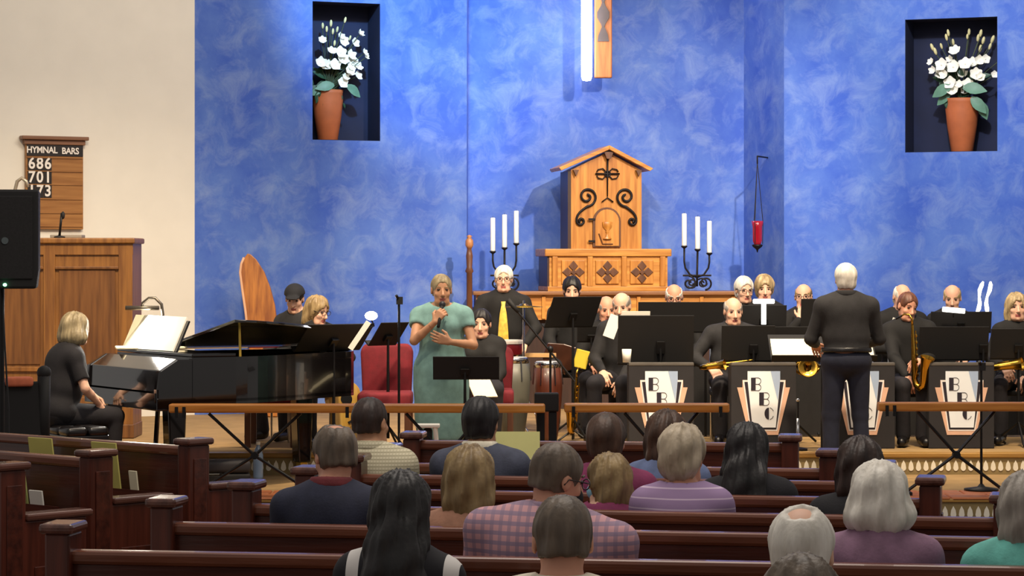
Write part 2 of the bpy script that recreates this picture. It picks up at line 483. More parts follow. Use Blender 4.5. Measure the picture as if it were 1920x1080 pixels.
def person(label, loc, rz, top, stand=False, seat=0.45, sex='m', lean=4, side=0, hyaw=0, hpitch=0, htilt=0,
           arms=None, hair='short', hcol='grey', skin=None, shirt=None, pants=None, sleeve='long', shoes=None,
           dress=None, glasses=False, glassmat=None, group=None, seed=1, girth=1.0, collar=None, fine_hands=(False, False),
           legs=None, hand_dirs=None, curl=(0.8, 0.8), face=True, hs=1.0, cap=None, mask=None, body_h=0.018, sw=None,
           mustache=None, knees=0.13, hem=-0.10, belt=None):
    root = thing('person', label, 'person', loc, rz, group)
    skin = skin or SKIN
    fem = sex == 'f'
    sw = (sw or (0.168 if fem else 0.192)) - 0.026
    # ---- skeleton
    if stand:
        k = top / 1.75
        P = Vector((0, 0, 0.94 * k)); spine = 0.50 * k
    else:
        P = Vector((0, 0, seat + 0.10)); ch = math.cos(R(lean))
        spine = (top - P.z - 0.235 * hs) / max(ch, 0.5); spine = max(0.38, min(0.56, spine))
    kk = spine / 0.50
    u = Vector((math.sin(R(side)), math.sin(R(lean)), math.cos(R(lean)))).normalized()
    r = Vector((1, 0, 0)); r = (r - u * r.dot(u)).normalized(); f = u.cross(r)
    B = np.array([list(r), list(f), list(u)], np.float32).T      # columns r f u
    waist = P + u * 0.17 * kk; chest = P + u * 0.35 * kk - f * 0.005; neck = P + u * 0.478 * kk - f * 0.012
    shz = P + u * 0.402 * kk
    sh = {1: shz + r * sw, -1: shz - r * sw}
    hq = Matrix.Rotation(R(-hyaw), 3, 'Z') @ Matrix.Rotation(R(-hpitch), 3, 'X') @ Matrix.Rotation(R(htilt), 3, 'Y')
    H = neck + u * 0.128 * hs + Vector((0, 0.030 + 0.05 * math.sin(R(max(0, hpitch))), -0.02 * math.sin(R(abs(hpitch)))))
    Hm = np.array([[hq[i][j] for j in range(3)] for i in range(3)], np.float32)
    def hp(x, y, z): return H + hq @ Vector((x * hs, y * hs, z * hs))
    def hr(*t): return tuple(v * hs for v in t)
    # ---- arms
    arms = arms or {}
    AR = {}
    L1, L2 = (0.275 * min(1, kk), 0.25 * min(1, kk)) if not fem else (0.255, 0.235)
    for s in (1, -1):
        sp = arms.get(s)
        if sp is None:
            sp = ((s * 0.12, 0.30, P.z + 0.10), (s * 0.6, -0.7, -0.6)) if not stand else ((s * (sw + 0.08), 0.03, P.z - 0.06), (s * 0.3, -1, 0))
        e, w = ik(sh[s], sp[0], L1, L2, sp[1]); AR[s] = (sh[s], e, w)
    # ---- legs
    LG = {}
    for s in (1, -1):
        hip = P + r * s * 0.092 + Vector((0, 0, -0.03))
        if stand:
            kx, ky = (0.10, 0.02) if not legs else legs[0]
            ax, ay = (0.105, -0.01) if not legs else legs[1]
            LG[s] = (hip, Vector((s * kx, ky, 0.50 * top / 1.75)), Vector((s * ax, ay, 0.09)))
        else:
            LG[s] = (hip, Vector((s * knees, 0.44, seat + 0.055)), Vector((s * (knees - 0.005), 0.40, 0.09)))
    # ---- body field
    def torso(t):
        g = girth
        o = [('u', Ell(P, (0.158 * (0.97 if not fem else 1.06) * g + t, 0.118 * g + t, 0.125 + t), B), 0.0),
             ('u', Ell(waist + f * 0.012 * (g - 0.6), ((0.148 if not fem else 0.132) * g + t, 0.108 * g + t, 0.15 * kk + t), B), 0.05),
             ('u', Ell(chest, (sw * 0.98 + t, 0.112 * (1 + (g - 1) * 0.5) + t, 0.165 * kk + t), B), 0.06),
             ('u', Cone(sh[1] - r * 0.005, sh[-1] + r * 0.005, 0.054 + t, 0.054 + t), 0.06),
             ('u', Cone(neck - u * 0.022, sh[1] - r * 0.02, 0.044 + t, 0.046 + t), 0.05),
             ('u', Cone(neck - u * 0.022, sh[-1] + r * 0.02, 0.044 + t, 0.046 + t), 0.05)]
        if fem:
            for s in (1, -1):
                o.append(('u', Ell(chest + r * s * 0.07 + f * 0.085 - u * 0.03, (0.062 + t, 0.055 + t, 0.062 + t), B), 0.03))
        return o
    ops = torso(0.0)
    af = 0.88 if fem else 1.0
    for s in (1, -1):
        a, e, w = AR[s]
        ops += [('u', Cone(a, e, 0.050 * af, 0.040 * af), 0.03), ('u', Cone(e, e.lerp(w, 0.35), 0.040 * af, 0.038 * af), 0.01),
                ('u', Cone(e.lerp(w, 0.35), w, 0.038 * af, 0.026 * af), 0.01)]
        hd = (hand_dirs or {}).get(s)
        fd = (w - e).normalized()
        if hd: dr, nr = Vector(hd[0]), Vector(hd[1])
        else: dr, nr = (fd + Vector((0, 0.15, -0.25))).normalized(), Vector((-s * 0.35, 0, -1))
        AR[s] = (*AR[s], dr, nr)
        ops += hand_ops(w, dr, nr, s, curl[0 if s == 1 else 1])
        a, k_, an = LG[s]
        ops += [('u', Cone(a, k_, 0.080 * (girth ** 0.5), 0.056), 0.03), ('u', Cone(k_, k_.lerp(an, 0.3), 0.054, 0.052), 0.015),
                ('u', Cone(k_.lerp(an, 0.3), an, 0.052, 0.034), 0.015),
                ('u', Cone(an + Vector((0, -0.02, -0.05)), an + Vector((s * 0.02, 0.15, -0.06)), 0.034, 0.026), 0.02)]
    # head and neck
    ops += [('u', Cone(neck - u * 0.03, hp(0, -0.022, -0.055), 0.058 if not fem else 0.050, 0.054 if not fem else 0.047), 0.03),
            ('u', Ell(hp(0, -0.012, 0.030), hr(0.074, 0.094, 0.088), Hm), 0.02),
            ('u', Ell(hp(0, 0.026, -0.035), hr(0.060, 0.066, 0.080), Hm), 0.025),
            ('u', Cone(hp(-0.030, 0.048, -0.090), hp(0.030, 0.048, -0.090), 0.026 * hs, 0.026 * hs), 0.025),
            ('u', Cone(hp(0, 0.078, -0.098), hp(0, 0.078, -0.098), 0.016 * hs, 0.016 * hs), 0.02),
            ('s', Ell(hp(0.031, 0.098, 0.006), hr(0.020, 0.014, 0.011), Hm), 0.012),
            ('s', Ell(hp(-0.031, 0.098, 0.006), hr(0.020, 0.014, 0.011), Hm), 0.012),
            ('u', Cone(hp(0, 0.084, 0.006), hp(0, 0.108, -0.034), 0.008 * hs, 0.0125 * hs), 0.008),
            ('u', Ell(hp(0, 0.098, -0.040), hr(0.017, 0.012, 0.009), Hm), 0.006),
            ('u', Ell(hp(0.040, 0.060, -0.030), hr(0.020, 0.018, 0.018), Hm), 0.015),
            ('u', Ell(hp(-0.040, 0.060, -0.030), hr(0.020, 0.018, 0.018), Hm), 0.015),
            ('u', Ell(hp(0, 0.085, -0.063), hr(0.024, 0.011, 0.006), Hm), 0.004),
            ('u', Ell(hp(0, 0.083, -0.075), hr(0.020, 0.011, 0.007), Hm), 0.004)]
    for s in (1, -1):
        ops += [('u', Ell(hp(s * 0.076, -0.006, -0.004), hr(0.009, 0.020, 0.031), Hm), 0.006),
                ('s', Ell(hp(s * 0.086, -0.001, 0.0), hr(0.006, 0.011, 0.017), Hm), 0.004)]
    lo, hi = bbox(ops, 0.02)
    V1, Q1 = iso(ops, body_h, lo, hi)
    regs = [(np.array(H, np.float32), 0.175)]
    for s, fl in ((1, fine_hands[0]), (-1, fine_hands[1])):
        if fl: regs.append((np.array(AR[s][2] + AR[s][3] * 0.075, np.float32), 0.115))
        else: regs.append((np.array(AR[s][2] + AR[s][3] * 0.075, np.float32), -0.10))
    Vs, Qs = [], []; base = 0
    m = np.ones(len(V1), bool)
    for c, rr in regs: m &= np.sqrt(((V1 - c) ** 2).sum(1)) > abs(rr) - body_h * 0.6
    V, Q = sub_keep(V1, Q1, m); Vs.append(V); Qs.append(Q); base += len(V)
    for i, (c, rr) in enumerate(regs):
        h = 0.0068 if i == 0 else (0.0045 if rr > 0 else 0.008)
        V, Q = iso(ops, h, np.maximum(c - abs(rr) - 0.02, lo), c + abs(rr) + 0.02)
        m = np.sqrt(((V - c) ** 2).sum(1)) < abs(rr) + 0.003
        V, Q = sub_keep(V, Q, m); Vs.append(V); Qs.append(Q + base); base += len(V)
    V = np.concatenate(Vs); Q = np.concatenate(Qs)
    # lips
    fm = np.zeros(len(Q), int)
    if face:
        fc = V[Q].mean(1)
        q = (fc - np.array(H, np.float32)) @ Hm / hs
        lipm = (np.abs(q[:, 0]) < 0.022) & (q[:, 2] < -0.058) & (q[:, 2] > -0.081) & (q[:, 1] > 0.083)
        fm[lipm] = 1
    np_mesh('body', V, Q, [skin, LIP], root, fm)
    # ---- eyes, brows
    if face:
        hm4 = hq.to_4x4()
        for s in (1, -1):
            MB().ell(hp(s * 0.031, 0.0765, 0.005), hr(0.0125, 0.010, 0.0075), 10, 6, hm4).build('eye', EYE, root, True)
            MB().tube([hp(s * 0.014, 0.089, 0.024), hp(s * 0.032, 0.086, 0.030), hp(s * 0.050, 0.070, 0.024)], [0.003, 0.0045, 0.002], 6).build('eyebrow', HAIR[hcol], root, True)
        if mustache:
            MB().ell(hp(0, 0.094, -0.054), hr(0.028, 0.009, 0.008), 10, 6, hm4).build('mustache', HAIR[mustache], root, True)
    # ---- hair
    def E(c, rad): return Ell(hp(*c), hr(*rad), Hm)
    ho = None; amp = 0.0022
    face_cut = [('s', E((0, 0.105, -0.035), (0.076, 0.072, 0.105)), 0.008)]
    dn = [hq @ Vector(a) for a in ((0, 0, -1), (0, 1, 0))]
    if hair in ('short', 'balding', 'crop', 'crown'):
        t = {'short': 0.013, 'balding': 0.004, 'crop': 0.006, 'crown': 0.010}[hair]
        ho = [('u', E((0, -0.014, 0.032), (0.075 + t, 0.094 + t, 0.088 + t)), 0),
              ('u', E((0, -0.040, -0.030), (0.062 + t, 0.062 + t * 0.6, 0.070)), 0.02)] + face_cut
        for s in (1, -1): ho.append(('s', E((s * 0.090, 0.022, -0.030), (0.030, 0.040, 0.050)), 0.006))
        ho.append(('i', Plane(hp(0, 0, -0.045 if hair == 'crop' else (-0.055 if hair == 'crown' else -0.070)), dn[0]), 0))
        if hair == 'balding': ho.append(('s', E((0, 0.030, 0.100), (0.073, 0.120, 0.078)), 0.012))
        if hair == 'crown': ho.append(('s', E((0, -0.055, 0.127), (0.046, 0.048, 0.033)), 0.014))
    elif hair == 'fluffy':
        ho = [('u', E((0, -0.016, 0.036), (0.094, 0.112, 0.104)), 0), ('u', E((0, -0.050, -0.030), (0.084, 0.070, 0.075)), 0.03),
              ('s', E((0, 0.110, -0.040), (0.068, 0.070, 0.100)), 0.008), ('i', Plane(hp(0, 0, -0.095), dn[0]), 0)]; amp = 0.004
    elif hair == 'bob':
        ho = [('u', E((0, -0.014, 0.030), (0.096, 0.112, 0.104)), 0), ('u', E((0, -0.034, -0.052), (0.122, 0.100, 0.082)), 0.04),
              ('s', E((0, 0.105, -0.050), (0.066, 0.082, 0.115)), 0.008), ('i', Plane(hp(0, 0, -0.108), dn[0]), 0)]; amp = 0.004
    elif hair == 'pulled':
        ho = [('u', E((0, -0.014, 0.032), (0.084, 0.102, 0.096)), 0), ('u', E((0, -0.085, 0.0), (0.055, 0.045, 0.065)), 0.03)] + face_cut + [('i', Plane(hp(0, 0, -0.085), dn[0]), 0)]
    elif hair == 'long':
        bk = hp(0, -0.035, -0.02)
        ho = [('u', E((0, -0.014, 0.030), (0.092, 0.108, 0.102)), 0), ('u', E((0, -0.045, -0.10), (0.100, 0.070, 0.13)), 0.05),
              ('u', Ell(neck - f * 0.085 - u * 0.10, (0.105, 0.050, 0.20), B), 0.06),
              ('s', E((0, 0.105, -0.060), (0.064, 0.085, 0.130)), 0.008), ('s', Cone(neck + f * 0.05, neck - u * 0.25 + f * 0.05, 0.07, 0.10), 0.01)]; amp = 0.005
    elif hair == 'medium':
        ho = [('u', E((0, -0.014, 0.030), (0.092, 0.108, 0.102)), 0), ('u', E((0, -0.040, -0.075), (0.098, 0.080, 0.115)), 0.05),
              ('s', E((0, 0.105, -0.055), (0.064, 0.082, 0.120)), 0.008), ('i', Plane(hp(0, 0, -0.185), dn[0]), 0)]; amp = 0.005
    if ho:
        iso_obj('hair', ho, 0.0075, HAIR[hcol], root, strands(H, seed, amp))
    if cap:
        iso_obj('cap', [('u', E((0, -0.010, 0.045), (0.092, 0.108, 0.090)), 0), ('i', Plane(hp(0, 0, 0.040), dn[0]), 0),
                        ('u', Cone(hp(-0.03, 0.095, 0.045), hp(0.03, 0.095, 0.045), 0.012, 0.012), 0.02),
                        ('u', Ell(hp(0, 0.105, 0.042), (0.065, 0.060, 0.010), Hm), 0.01)], 0.009, cap, root)
    if mask:
        iso_obj('face_mask', [('u', E((0, 0.050, -0.055), (0.060, 0.066, 0.052)), 0), ('i', Plane(hp(0, 0.035, 0), -dn[1]), 0)], 0.008, mask, root)
    if glasses:
        gm = glassmat or GLASSES
        g = MB()
        for s in (1, -1):
            g.tube([hp(s * 0.032 + 0.024 * math.cos(a), 0.102, 0.002 + 0.019 * math.sin(a)) for a in [2 * math.pi * i / 14 for i in range(15)]], 0.0024, 5, False)
            g.tube([hp(s * 0.056, 0.101, 0.008), hp(s * 0.080, 0.070, 0.010), hp(s * 0.083, -0.005, 0.010), hp(s * 0.082, -0.02, -0.012)], 0.0024, 5)
        g.tube([hp(-0.008, 0.102, 0.006), hp(0, 0.106, 0.009), hp(0.008, 0.102, 0.006)], 0.0024, 5)
        g.build('spectacles', gm, root, True)
    # ---- clothes
    def sleeves(t, kind):
        o = []
        for s in (1, -1):
            a, e, w = AR[s][:3]
            if kind == 'long':
                o += [('u', Cone(a, e, 0.054 * af + t, 0.044 * af + t), 0.03), ('u', Cone(e, e.lerp(w, 0.93), 0.044 * af + t, 0.032 * af + t), 0.012)]
            elif kind == 'short':
                o += [('u', Cone(a, a.lerp(e, 0.72), 0.056 * af + t, 0.056 * af + t), 0.03), ('s', Cone(a.lerp(e, 0.99), a.lerp(e, 0.99), 0.075, 0.075), 0.0)]
            elif kind == 'cap':
                o += [('u', Cone(a, a.lerp(e, 0.30), 0.058 * af + t, 0.060 * af + t), 0.03), ('s', Cone(a.lerp(e, 0.70), a.lerp(e, 0.70), 0.085, 0.085), 0.0)]
        return o
    wr = wrinkle(seed, 0.0045)
    nk = ('s', Cone(neck + u * 0.045 + f * 0.012, neck + u * 0.10 + f * 0.02, 0.066 if not fem else 0.078, 0.085), 0.006)
    if dress:
        o = torso(0.016) + sleeves(0.012, sleeve)
        hem = dress[1]
        kn = Vector((0, LG[1][1].y * 0.5 + 0.01, hem))
        o += [('u', Ell(P - Vector((0, 0, 0.12)), (0.185 * girth, 0.150 * girth, 0.28)), 0.05)]
        if stand:
            o += [('u', Cone(chest - Vector((0, 0, 0.06)), P - Vector((0, 0, 0.02)), 0.135, 0.150 * girth), 0.06), ('u', Ell(P - Vector((0, 0, 0.30)), (0.185 * girth, 0.155 * girth, 0.48)), 0.05), ('i', Plane((0, 0, hem), (0, 0, -1)), 0)]
        o.append(('s', Cone(neck + u * 0.05 + f * 0.03, neck + u * 0.10 + f * 0.02, 0.088, 0.10), 0.006))
        iso_obj('dress', o, 0.012, dress[0], root, wr)
    else:
        o = torso(0.014) + sleeves(0.010, sleeve) + [('i', Plane(P + u * hem, -u), 0), nk]
        iso_obj('shirt', o, 0.013, shirt, root, wr)
        if collar is not None:
            cp = neck + u * 0.020 + f * 0.005
            ring = [cp + (r * math.cos(a) * (0.074 if not fem else 0.066) + f * math.sin(a) * 0.074 + u * (0.012 - 0.022 * max(0, math.sin(a)))) for a in [2 * math.pi * i / 20 + math.pi / 2 for i in range(21)]]
            iso_obj('collar', [('u', Cone(ring[i], ring[i + 1], 0.0135, 0.0135), 0.004) for i in range(20)] +
                    [('u', Cone(ring[i] - u * 0.020, ring[i + 1] - u * 0.020, 0.015, 0.015), 0.012) for i in range(20)], 0.009, collar, root)
        po = [('u', Ell(P - u * 0.02, (0.168 * girth, 0.130 * girth, 0.125), B), 0), ('i', Plane(P + u * 0.08, u), 0)]
        for s in (1, -1):
            a, k_, an = LG[s]
            po += [('u', Cone(a, k_, 0.092 * (girth ** 0.5), 0.070), 0.03), ('u', Cone(k_, an + Vector((0, 0, 0.0)), 0.068, 0.060), 0.02)]
        po.append(('i', Plane((0, 0, 0.045), (0, 0, -1)), 0))
        if belt is not None:
            iso_obj('belt', [('u', Ell(P + u * 0.055, (0.170 * girth, 0.134 * girth, 0.125), B), 0), ('i', Plane(P + u * 0.085, u), 0), ('i', Plane(P + u * 0.045, -u), 0)], 0.010, belt, root)
        iso_obj('trousers', po, 0.015, pants, root, wrinkle(seed + 3, 0.005))
    if shoes:
        for s in (1, -1):
            an = LG[s][2]
            iso_obj('shoe', [('u', Cone(an + Vector((0, -0.03, -0.035)), an + Vector((s * 0.022, 0.16, -0.048)), 0.048, 0.040), 0),
                             ('u', Cone(an + Vector((0, -0.01, 0.0)), an + Vector((0, -0.01, -0.03)), 0.045, 0.046), 0.02),
                             ('i', Plane(an + Vector((0, 0, -0.088)), (0, 0, -1)), 0)], 0.012, shoes, root)
    root['_'] = 0; del root['_']
    info = dict(root=root, AR=AR, H=H, neck=neck, chest=chest, P=P, u=u, f=f, r=r, hp=hp)
    return info
# ================================================================== setting
Z1, Z2 = 0.165, 0.33          # lower and upper chancel platforms
Y1, Y2 = 19.4, 21.6           # their front edges
BLUE = blue_plaster('blue_plaster', '#365cc0', '#567acb', '#8ea6d4')
NAVY = mat('niche_navy', '#141c3c', rough=0.8, var=0.2, scale=3)  # one dark blue over the whole niche lining
WHITE_WALL = mat('white_plaster', '#e8e4da', rough=0.85, var=0.03, scale=2.5, bump=0.05, bscale=20)
FLOOR = mat('nave_floor_tile', '#5a4032', rough=0.5, var=0.2, scale=3)
STAGE = mat('platform_tan_carpet', '#9a7c50', rough=0.9, var=0.14, scale=5, bump=0.1, bscale=60)
TERRA = mat('terracotta_tile', '#b86a3a', rough=0.45, var=0.22, scale=5, bump=0.08)
RISER = mat('riser_dull_gold', '#8d7a50', rough=0.6, var=0.15, scale=6)
TILEW = mat('riser_white_tile', '#f4eedc', rough=0.35, var=0.06)
MOULD = wood('step_oak_moulding', '#8a642e', '#b58a44', axis='x')

o = MB().box(-7, 8, -1.5, Y1, -0.1, 0).build('floor', FLOOR); structure(o)
lower = structure(MB().box(-7, 8, Y1 + 0.02, Y2 + 0.02, -0.1, Z1 - 0.012).build('floor_lower_platform', STAGE))
upper = structure(MB().box(-7, 8, Y2 + 0.02, 29.6, -0.1, Z2 - 0.004).build('floor_upper_platform', STAGE))
MB().box(-7, 8, Y1, Y1 + 0.02, 0, Z1 - 0.03).build('riser_board', RISER, lower)
MB().box(-7, 8, Y2, Y2 + 0.02, Z1 - 0.012, Z2 - 0.03).build('riser_board', RISER, upper)
MB().box(-7, 8, Y1 - 0.02, Y1 + 0.03, Z1 - 0.036, Z1 - 0.010).build('riser_moulding', MOULD, lower, bevel=0.006)
MB().box(-7, 8, Y2 - 0.02, Y2 + 0.10, Z2 - 0.040, Z2).build('step_nosing', MOULD, upper, bevel=0.008)
# pointed white tiles set in both risers
def tear_mesh():
    n = 10; pts = []
    for i in range(n + 1):
        a = math.pi + math.pi * i / n; pts.append((0.021 * math.cos(a), 0.030 + 0.024 * math.sin(a)))
    pts += [(0.016, 0.062), (0.0, 0.092), (-0.016, 0.062)]
    return pts
proto = MB().prism(tear_mesh(), -0.006, 0.002).build('pointed_tile', TILEW, lower)
first = True
for par, yy, z0, xs in ((lower, Y1, 0.008, (-2.9, 5.3)), (upper, Y2, Z1 + 0.012, (-3.0, 5.4))):
    x = xs[0]
    while x < xs[1]:
        if first: t = proto; first = False
        else: t = proto.copy(); COL.objects.link(t); t.parent = par
        t.location = (x, yy, z0); x += 0.0605
# terracotta paving along the lower platform edge
rowm = [MB().box(-0.147, 0.147, 0, 0.30, -0.03, 0.0).build('terracotta_tile', TERRA, lower, bevel=0.010)]
x = -3.3; k = 0
while x < 5.6:
    for j in range(2):
        if k == 0: t = rowm[0]
        else: t = rowm[0].copy(); COL.objects.link(t); t.parent = lower
        t.location = (x + (0.15 if j else 0), Y1 - 0.02 + 0.307 * j, Z1 + random.uniform(-0.001, 0.002)); k += 1
    x += 0.302

# ---- walls
ZT = 7.6
def wall_panel(name, A, B, material, holes=(), z0=0.0, z1=ZT, depth=0.36):
    """wall from A to B (plan points); its inner face looks to the camera side. holes: (u0,u1,z0,z1) niches"""
    A, B = Vector((*A, 0)), Vector((*B, 0)); L = (B - A).length; ang = math.atan2(B.y - A.y, B.x - A.x)
    m = MB()
    T = 0.5
    if not holes:
        m.box(0, L, 0, T, z0, z1)
    else:
        u0, u1, a, b = holes[0]
        m.box(0, u0, 0, T, z0, z1); m.box(u1, L, 0, T, z0, z1); m.box(u0, u1, 0, T, z0, a); m.box(u0, u1, 0, T, b, z1)
    o = m.build(name, material); structure(o)
    o.location = (A.x, A.y, 0); o.rotation_euler = (0, 0, ang)
    for (u0, u1, a, b) in holes:
        n = MB(); e = 0.004
        n.box(u0 + e, u1 - e, depth, depth + 0.04, a + e, b - e)
        n.box(u0 - 0.0, u0 + e, 0.012, depth, a, b); n.box(u1 - e, u1, 0.012, depth, a, b)
        n.box(u0, u1, 0.012, depth, a, a + e); n.box(u0, u1, 0.012, depth, b - e, b)
        n.build('niche_lining', NAVY, o)
    return o
def on_wall(A, B, xpix):
    """(u, D) where the pixel column meets the wall line"""
    k = (xpix - CX) / F
    ax, ay = A; bx, by = B; dx, dy = bx - ax, by - ay
    t = (k * ay - ax) / (dx - k * dy)
    return t * math.hypot(dx, dy), ay + t * dy
PL = ((-3.213, 27.0), (-0.479, 28.2))
PC = ((-0.479, 28.95), (2.517, 28.95))
PR = ((2.856, 28.0), (5.9, 26.75))
PW = ((-6.6, 25.05), (-3.213, 27.0))
uL0, dL0 = on_wall(*PL, 586); uL1, dL1 = on_wall(*PL, 713)
uR0, dR0 = on_wall(*PR, 1697); uR1, dR1 = on_wall(*PR, 1870)
nzL = (pxZ(262, dL0), pxZ(2, dL0)); nzR = (pxZ(286, dR0), pxZ(37, dR0))
wall_panel('wall_left', *PW, WHITE_WALL)
wall_panel('wall_chancel_left', *PL, BLUE, [(uL0, uL1, *nzL)])
wall_panel('wall_chancel_back', *PC, BLUE)
wall_panel('wall_chancel_right', *PR, BLUE, [(uR0, uR1, *nzR)])
wall_panel('wall_return_right', (2.517, 28.95), (2.857, 28.0), BLUE)
wall_panel('wall_return_left', (-0.479, 28.2), (-0.4785, 28.96), BLUE)

# ---- cross with lit tube above the altar
CROSSW = wood('cross_wood', '#8f4f24', '#b9743c', axis='z')
IRON = mat('wrought_iron', '#1d1a1c', rough=0.5, metal=0.6, var=0.2)
GREYORN = mat('carved_grey_ornament', '#4d4543', rough=0.7, var=0.2)
cd = 28.55
cr = thing('wall_cross', 'long wooden hanging cross with grey lozenge ornament on the blue chancel wall', 'cross', (pxX(1131, cd), cd, pxZ(146, cd)))
MB().box(-0.095, 0.095, 0, 0.10, 0, 3.2).build('upright_beam', CROSSW, cr, bevel=0.012)
MB().box(-0.9, 0.9, 0.005, 0.095, 2.0, 2.2).build('cross_beam', CROSSW, cr, bevel=0.012)
MB().box(-0.03, 0.03, 0.10, 0.42, 0.30, 0.36).build('wall_bracket', IRON, cr)
for i in range(5):
    z = 0.674 + i * 0.27
    MB().prism([(-0.014, z - 0.135), (0.014, z - 0.135), (0.024, z - 0.10), (0.066, z - 0.03), (0.066, z + 0.03), (0.024, z + 0.10), (0.014, z + 0.135), (-0.014, z + 0.135), (-0.024, z + 0.10), (-0.066, z + 0.03), (-0.066, z - 0.03), (-0.024, z - 0.10)], -0.014, 0.002).build('lozenge', GREYORN, cr, bevel=0.004)
MB().prism([(-0.062, 0.39), (0.062, 0.39), (0.05, 0.46), (0.018, 0.54), (-0.018, 0.54), (-0.05, 0.46)], -0.012, 0.002).build('pendant_ornament', GREYORN, cr)
TUBE = mat('lit_tube', '#ffffff', var=0, emit='#f4f2ff', estr=9.0)
tb = tag(MB().lathe([(0.0, 0.0), (0.045, 0.01), (0.058, 0.05), (0.058, 3.1), (0.03, 3.15), (0, 3.15)], 16, Matrix.Translation((pxX(1100, 28.4), 28.42, pxZ(152, 28.4)))).build('light_tube', TUBE, None, True),
         'bright white glowing vertical tube beside the hanging wooden cross', 'lamp')

# ---- altar: long shelf, chest with carved panels, gabled tabernacle
OAKA = wood('altar_oak', '#a86a26', '#d69a48', axis='x', rough=0.4)
OAKZ = wood('altar_oak_upright', '#a4641f', '#d09040', axis='z', rough=0.4)
OAKD = wood('altar_dark_oak', '#4c2c18', '#6a4022', axis='z')
AD = 28.0
sA = F / AD
def aX(x): return (x - 1137) / sA
AX = pxX(1137, AD); 
def aZ(y): return pxZ(y, AD)
AR_ = R(9)
sh_ = thing('altar_shelf', 'long oak gradine shelf running behind the band below the altar chest', 'shelf', (AX, AD, Z2), R(3))
zt = aZ(546) - Z2
MB().box(aX(886), aX(1392), -0.06, 0.70, zt - 0.04, zt).build('shelf_top', wood('shelf_brown', '#74492a', '#9a6a40', axis='x'), sh_, bevel=0.008)
MB().box(aX(893), aX(1385), 0.0, 0.68, zt - 0.30, zt - 0.04).build('shelf_front', OAKA, sh_)
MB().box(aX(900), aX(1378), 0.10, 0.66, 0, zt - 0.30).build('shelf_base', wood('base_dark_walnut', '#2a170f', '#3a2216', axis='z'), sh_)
for i in range(9):
    x = aX(900 + i * 59.5)
    MB().box(x - 0.02, x + 0.02, -0.02, 0.01, zt - 0.29, zt - 0.05).build('pilaster', OAKZ, sh_, bevel=0.004)
ch = thing('altar_chest', 'oak altar chest with three carved star panels on the shelf', 'altar chest', (AX, AD, Z2 + zt), AR_)
hC = aZ(470) - aZ(546)
MB().box(aX(1030), aX(1256), 0.05, 0.60, 0, hC - 0.05).build('chest_body', OAKA, ch)
MB().box(aX(1021), aX(1263), 0.02, 0.64, hC - 0.06, hC + 0.02).build('chest_top', OAKA, ch, bevel=0.01)
MB().box(aX(1026), aX(1259), 0.02, 0.62, 0, 0.05).build('plinth', OAKA, ch, bevel=0.006)
for cxp in (1075, 1140, 1206):
    x = aX(cxp); zc = hC * 0.47; w = 0.125
    p = MB().box(x - w, x + w, 0.030, 0.052, zc - 0.125, zc + 0.125).build('carved_panel', OAKZ, ch, bevel=0.006)
    for q in range(4):
        a = q * math.pi / 2
        c = (x + 0.064 * math.cos(a), zc + 0.064 * math.sin(a)); t = (-math.sin(a), math.cos(a)); rr = (math.cos(a), math.sin(a))
        pts = [(c[0] + rr[0] * 0.058, c[1] + rr[1] * 0.058), (c[0] + t[0] * 0.05, c[1] + t[1] * 0.05), (c[0] - rr[0] * 0.055, c[1] - rr[1] * 0.055), (c[0] - t[0] * 0.05, c[1] - t[1] * 0.05)]
        MB().prism(pts, 0.016, 0.032).build('star_petal', OAKD, p, bevel=0.005)
    MB().box(x - 0.021, x + 0.021, 0.006, 0.03, zc - 0.021, zc + 0.021, Matrix.Translation((x, 0, zc)) @ Matrix.Rotation(R(45), 4, 'Y') @ Matrix.Translation((-x, 0, -zc))).build('star_boss', OAKD, p)
for cxp in (1040, 1107, 1172, 1246):
    x = aX(cxp)
    MB().box(x - 0.028, x + 0.028, 0.018, 0.052, 0.05, hC - 0.06).build('stile', OAKZ, ch, bevel=0.006)

tab = thing('tabernacle', 'gabled oak tabernacle with iron scrolls and a carved chalice door', 'tabernacle', (AX, AD + 0.08, Z2 + zt + hC + 0.02), AR_)
def tX(x): return (x - 1137) / sA
def tZ(y): return (466 - y) / sA
MB().prism([(tX(1070), 0), (tX(1205), 0), (tX(1205), tZ(318)), (tX(1140), tZ(284)), (tX(1070), tZ(318))], 0, 0.46).build('cabinet', OAKZ, tab)
MB().prism([(tX(1048), tZ(320)), (tX(1140), tZ(280)), (tX(1140), tZ(272)), (tX(1044), tZ(314))], -0.10, 0.50).build('roof_board', OAKA, tab, bevel=0.005)
MB().prism([(tX(1140), tZ(280)), (tX(1218), tZ(320)), (tX(1224), tZ(315)), (tX(1140), tZ(272))], -0.10, 0.50).build('roof_board', OAKA, tab, bevel=0.005)
SIDE_SHADE = wood('altar_side_shade', '#2c1810', '#3f2417', axis='z')  # shade of the left side faces, painted into the wood colour
MB().box(tX(1070.5), tX(1064), 0.004, 0.45, 0, tZ(320)).build('side_panel', SIDE_SHADE, tab)
MB().box(aX(1031), aX(1026.5), 0.055, 0.60, 0.05, hC - 0.06).build('side_panel', SIDE_SHADE, ch)  # chest's left face, darkened in colour to read as shaded
for xx in (1078, 1198):
    MB().prism([(tX(xx) - 0.03, tZ(318)), (tX(xx), tZ(330)), (tX(xx) + 0.03, tZ(318))], -0.06, 0).build('eave_bracket', OAKD, tab)
MB().prism([(tX(1140) - 0.02, tZ(297)), (tX(1140) + 0.02, tZ(297)), (tX(1140) + 0.05, tZ(284)), (tX(1140) - 0.05, tZ(284))], -0.07, 0).build('gable_bracket', OAKD, tab)
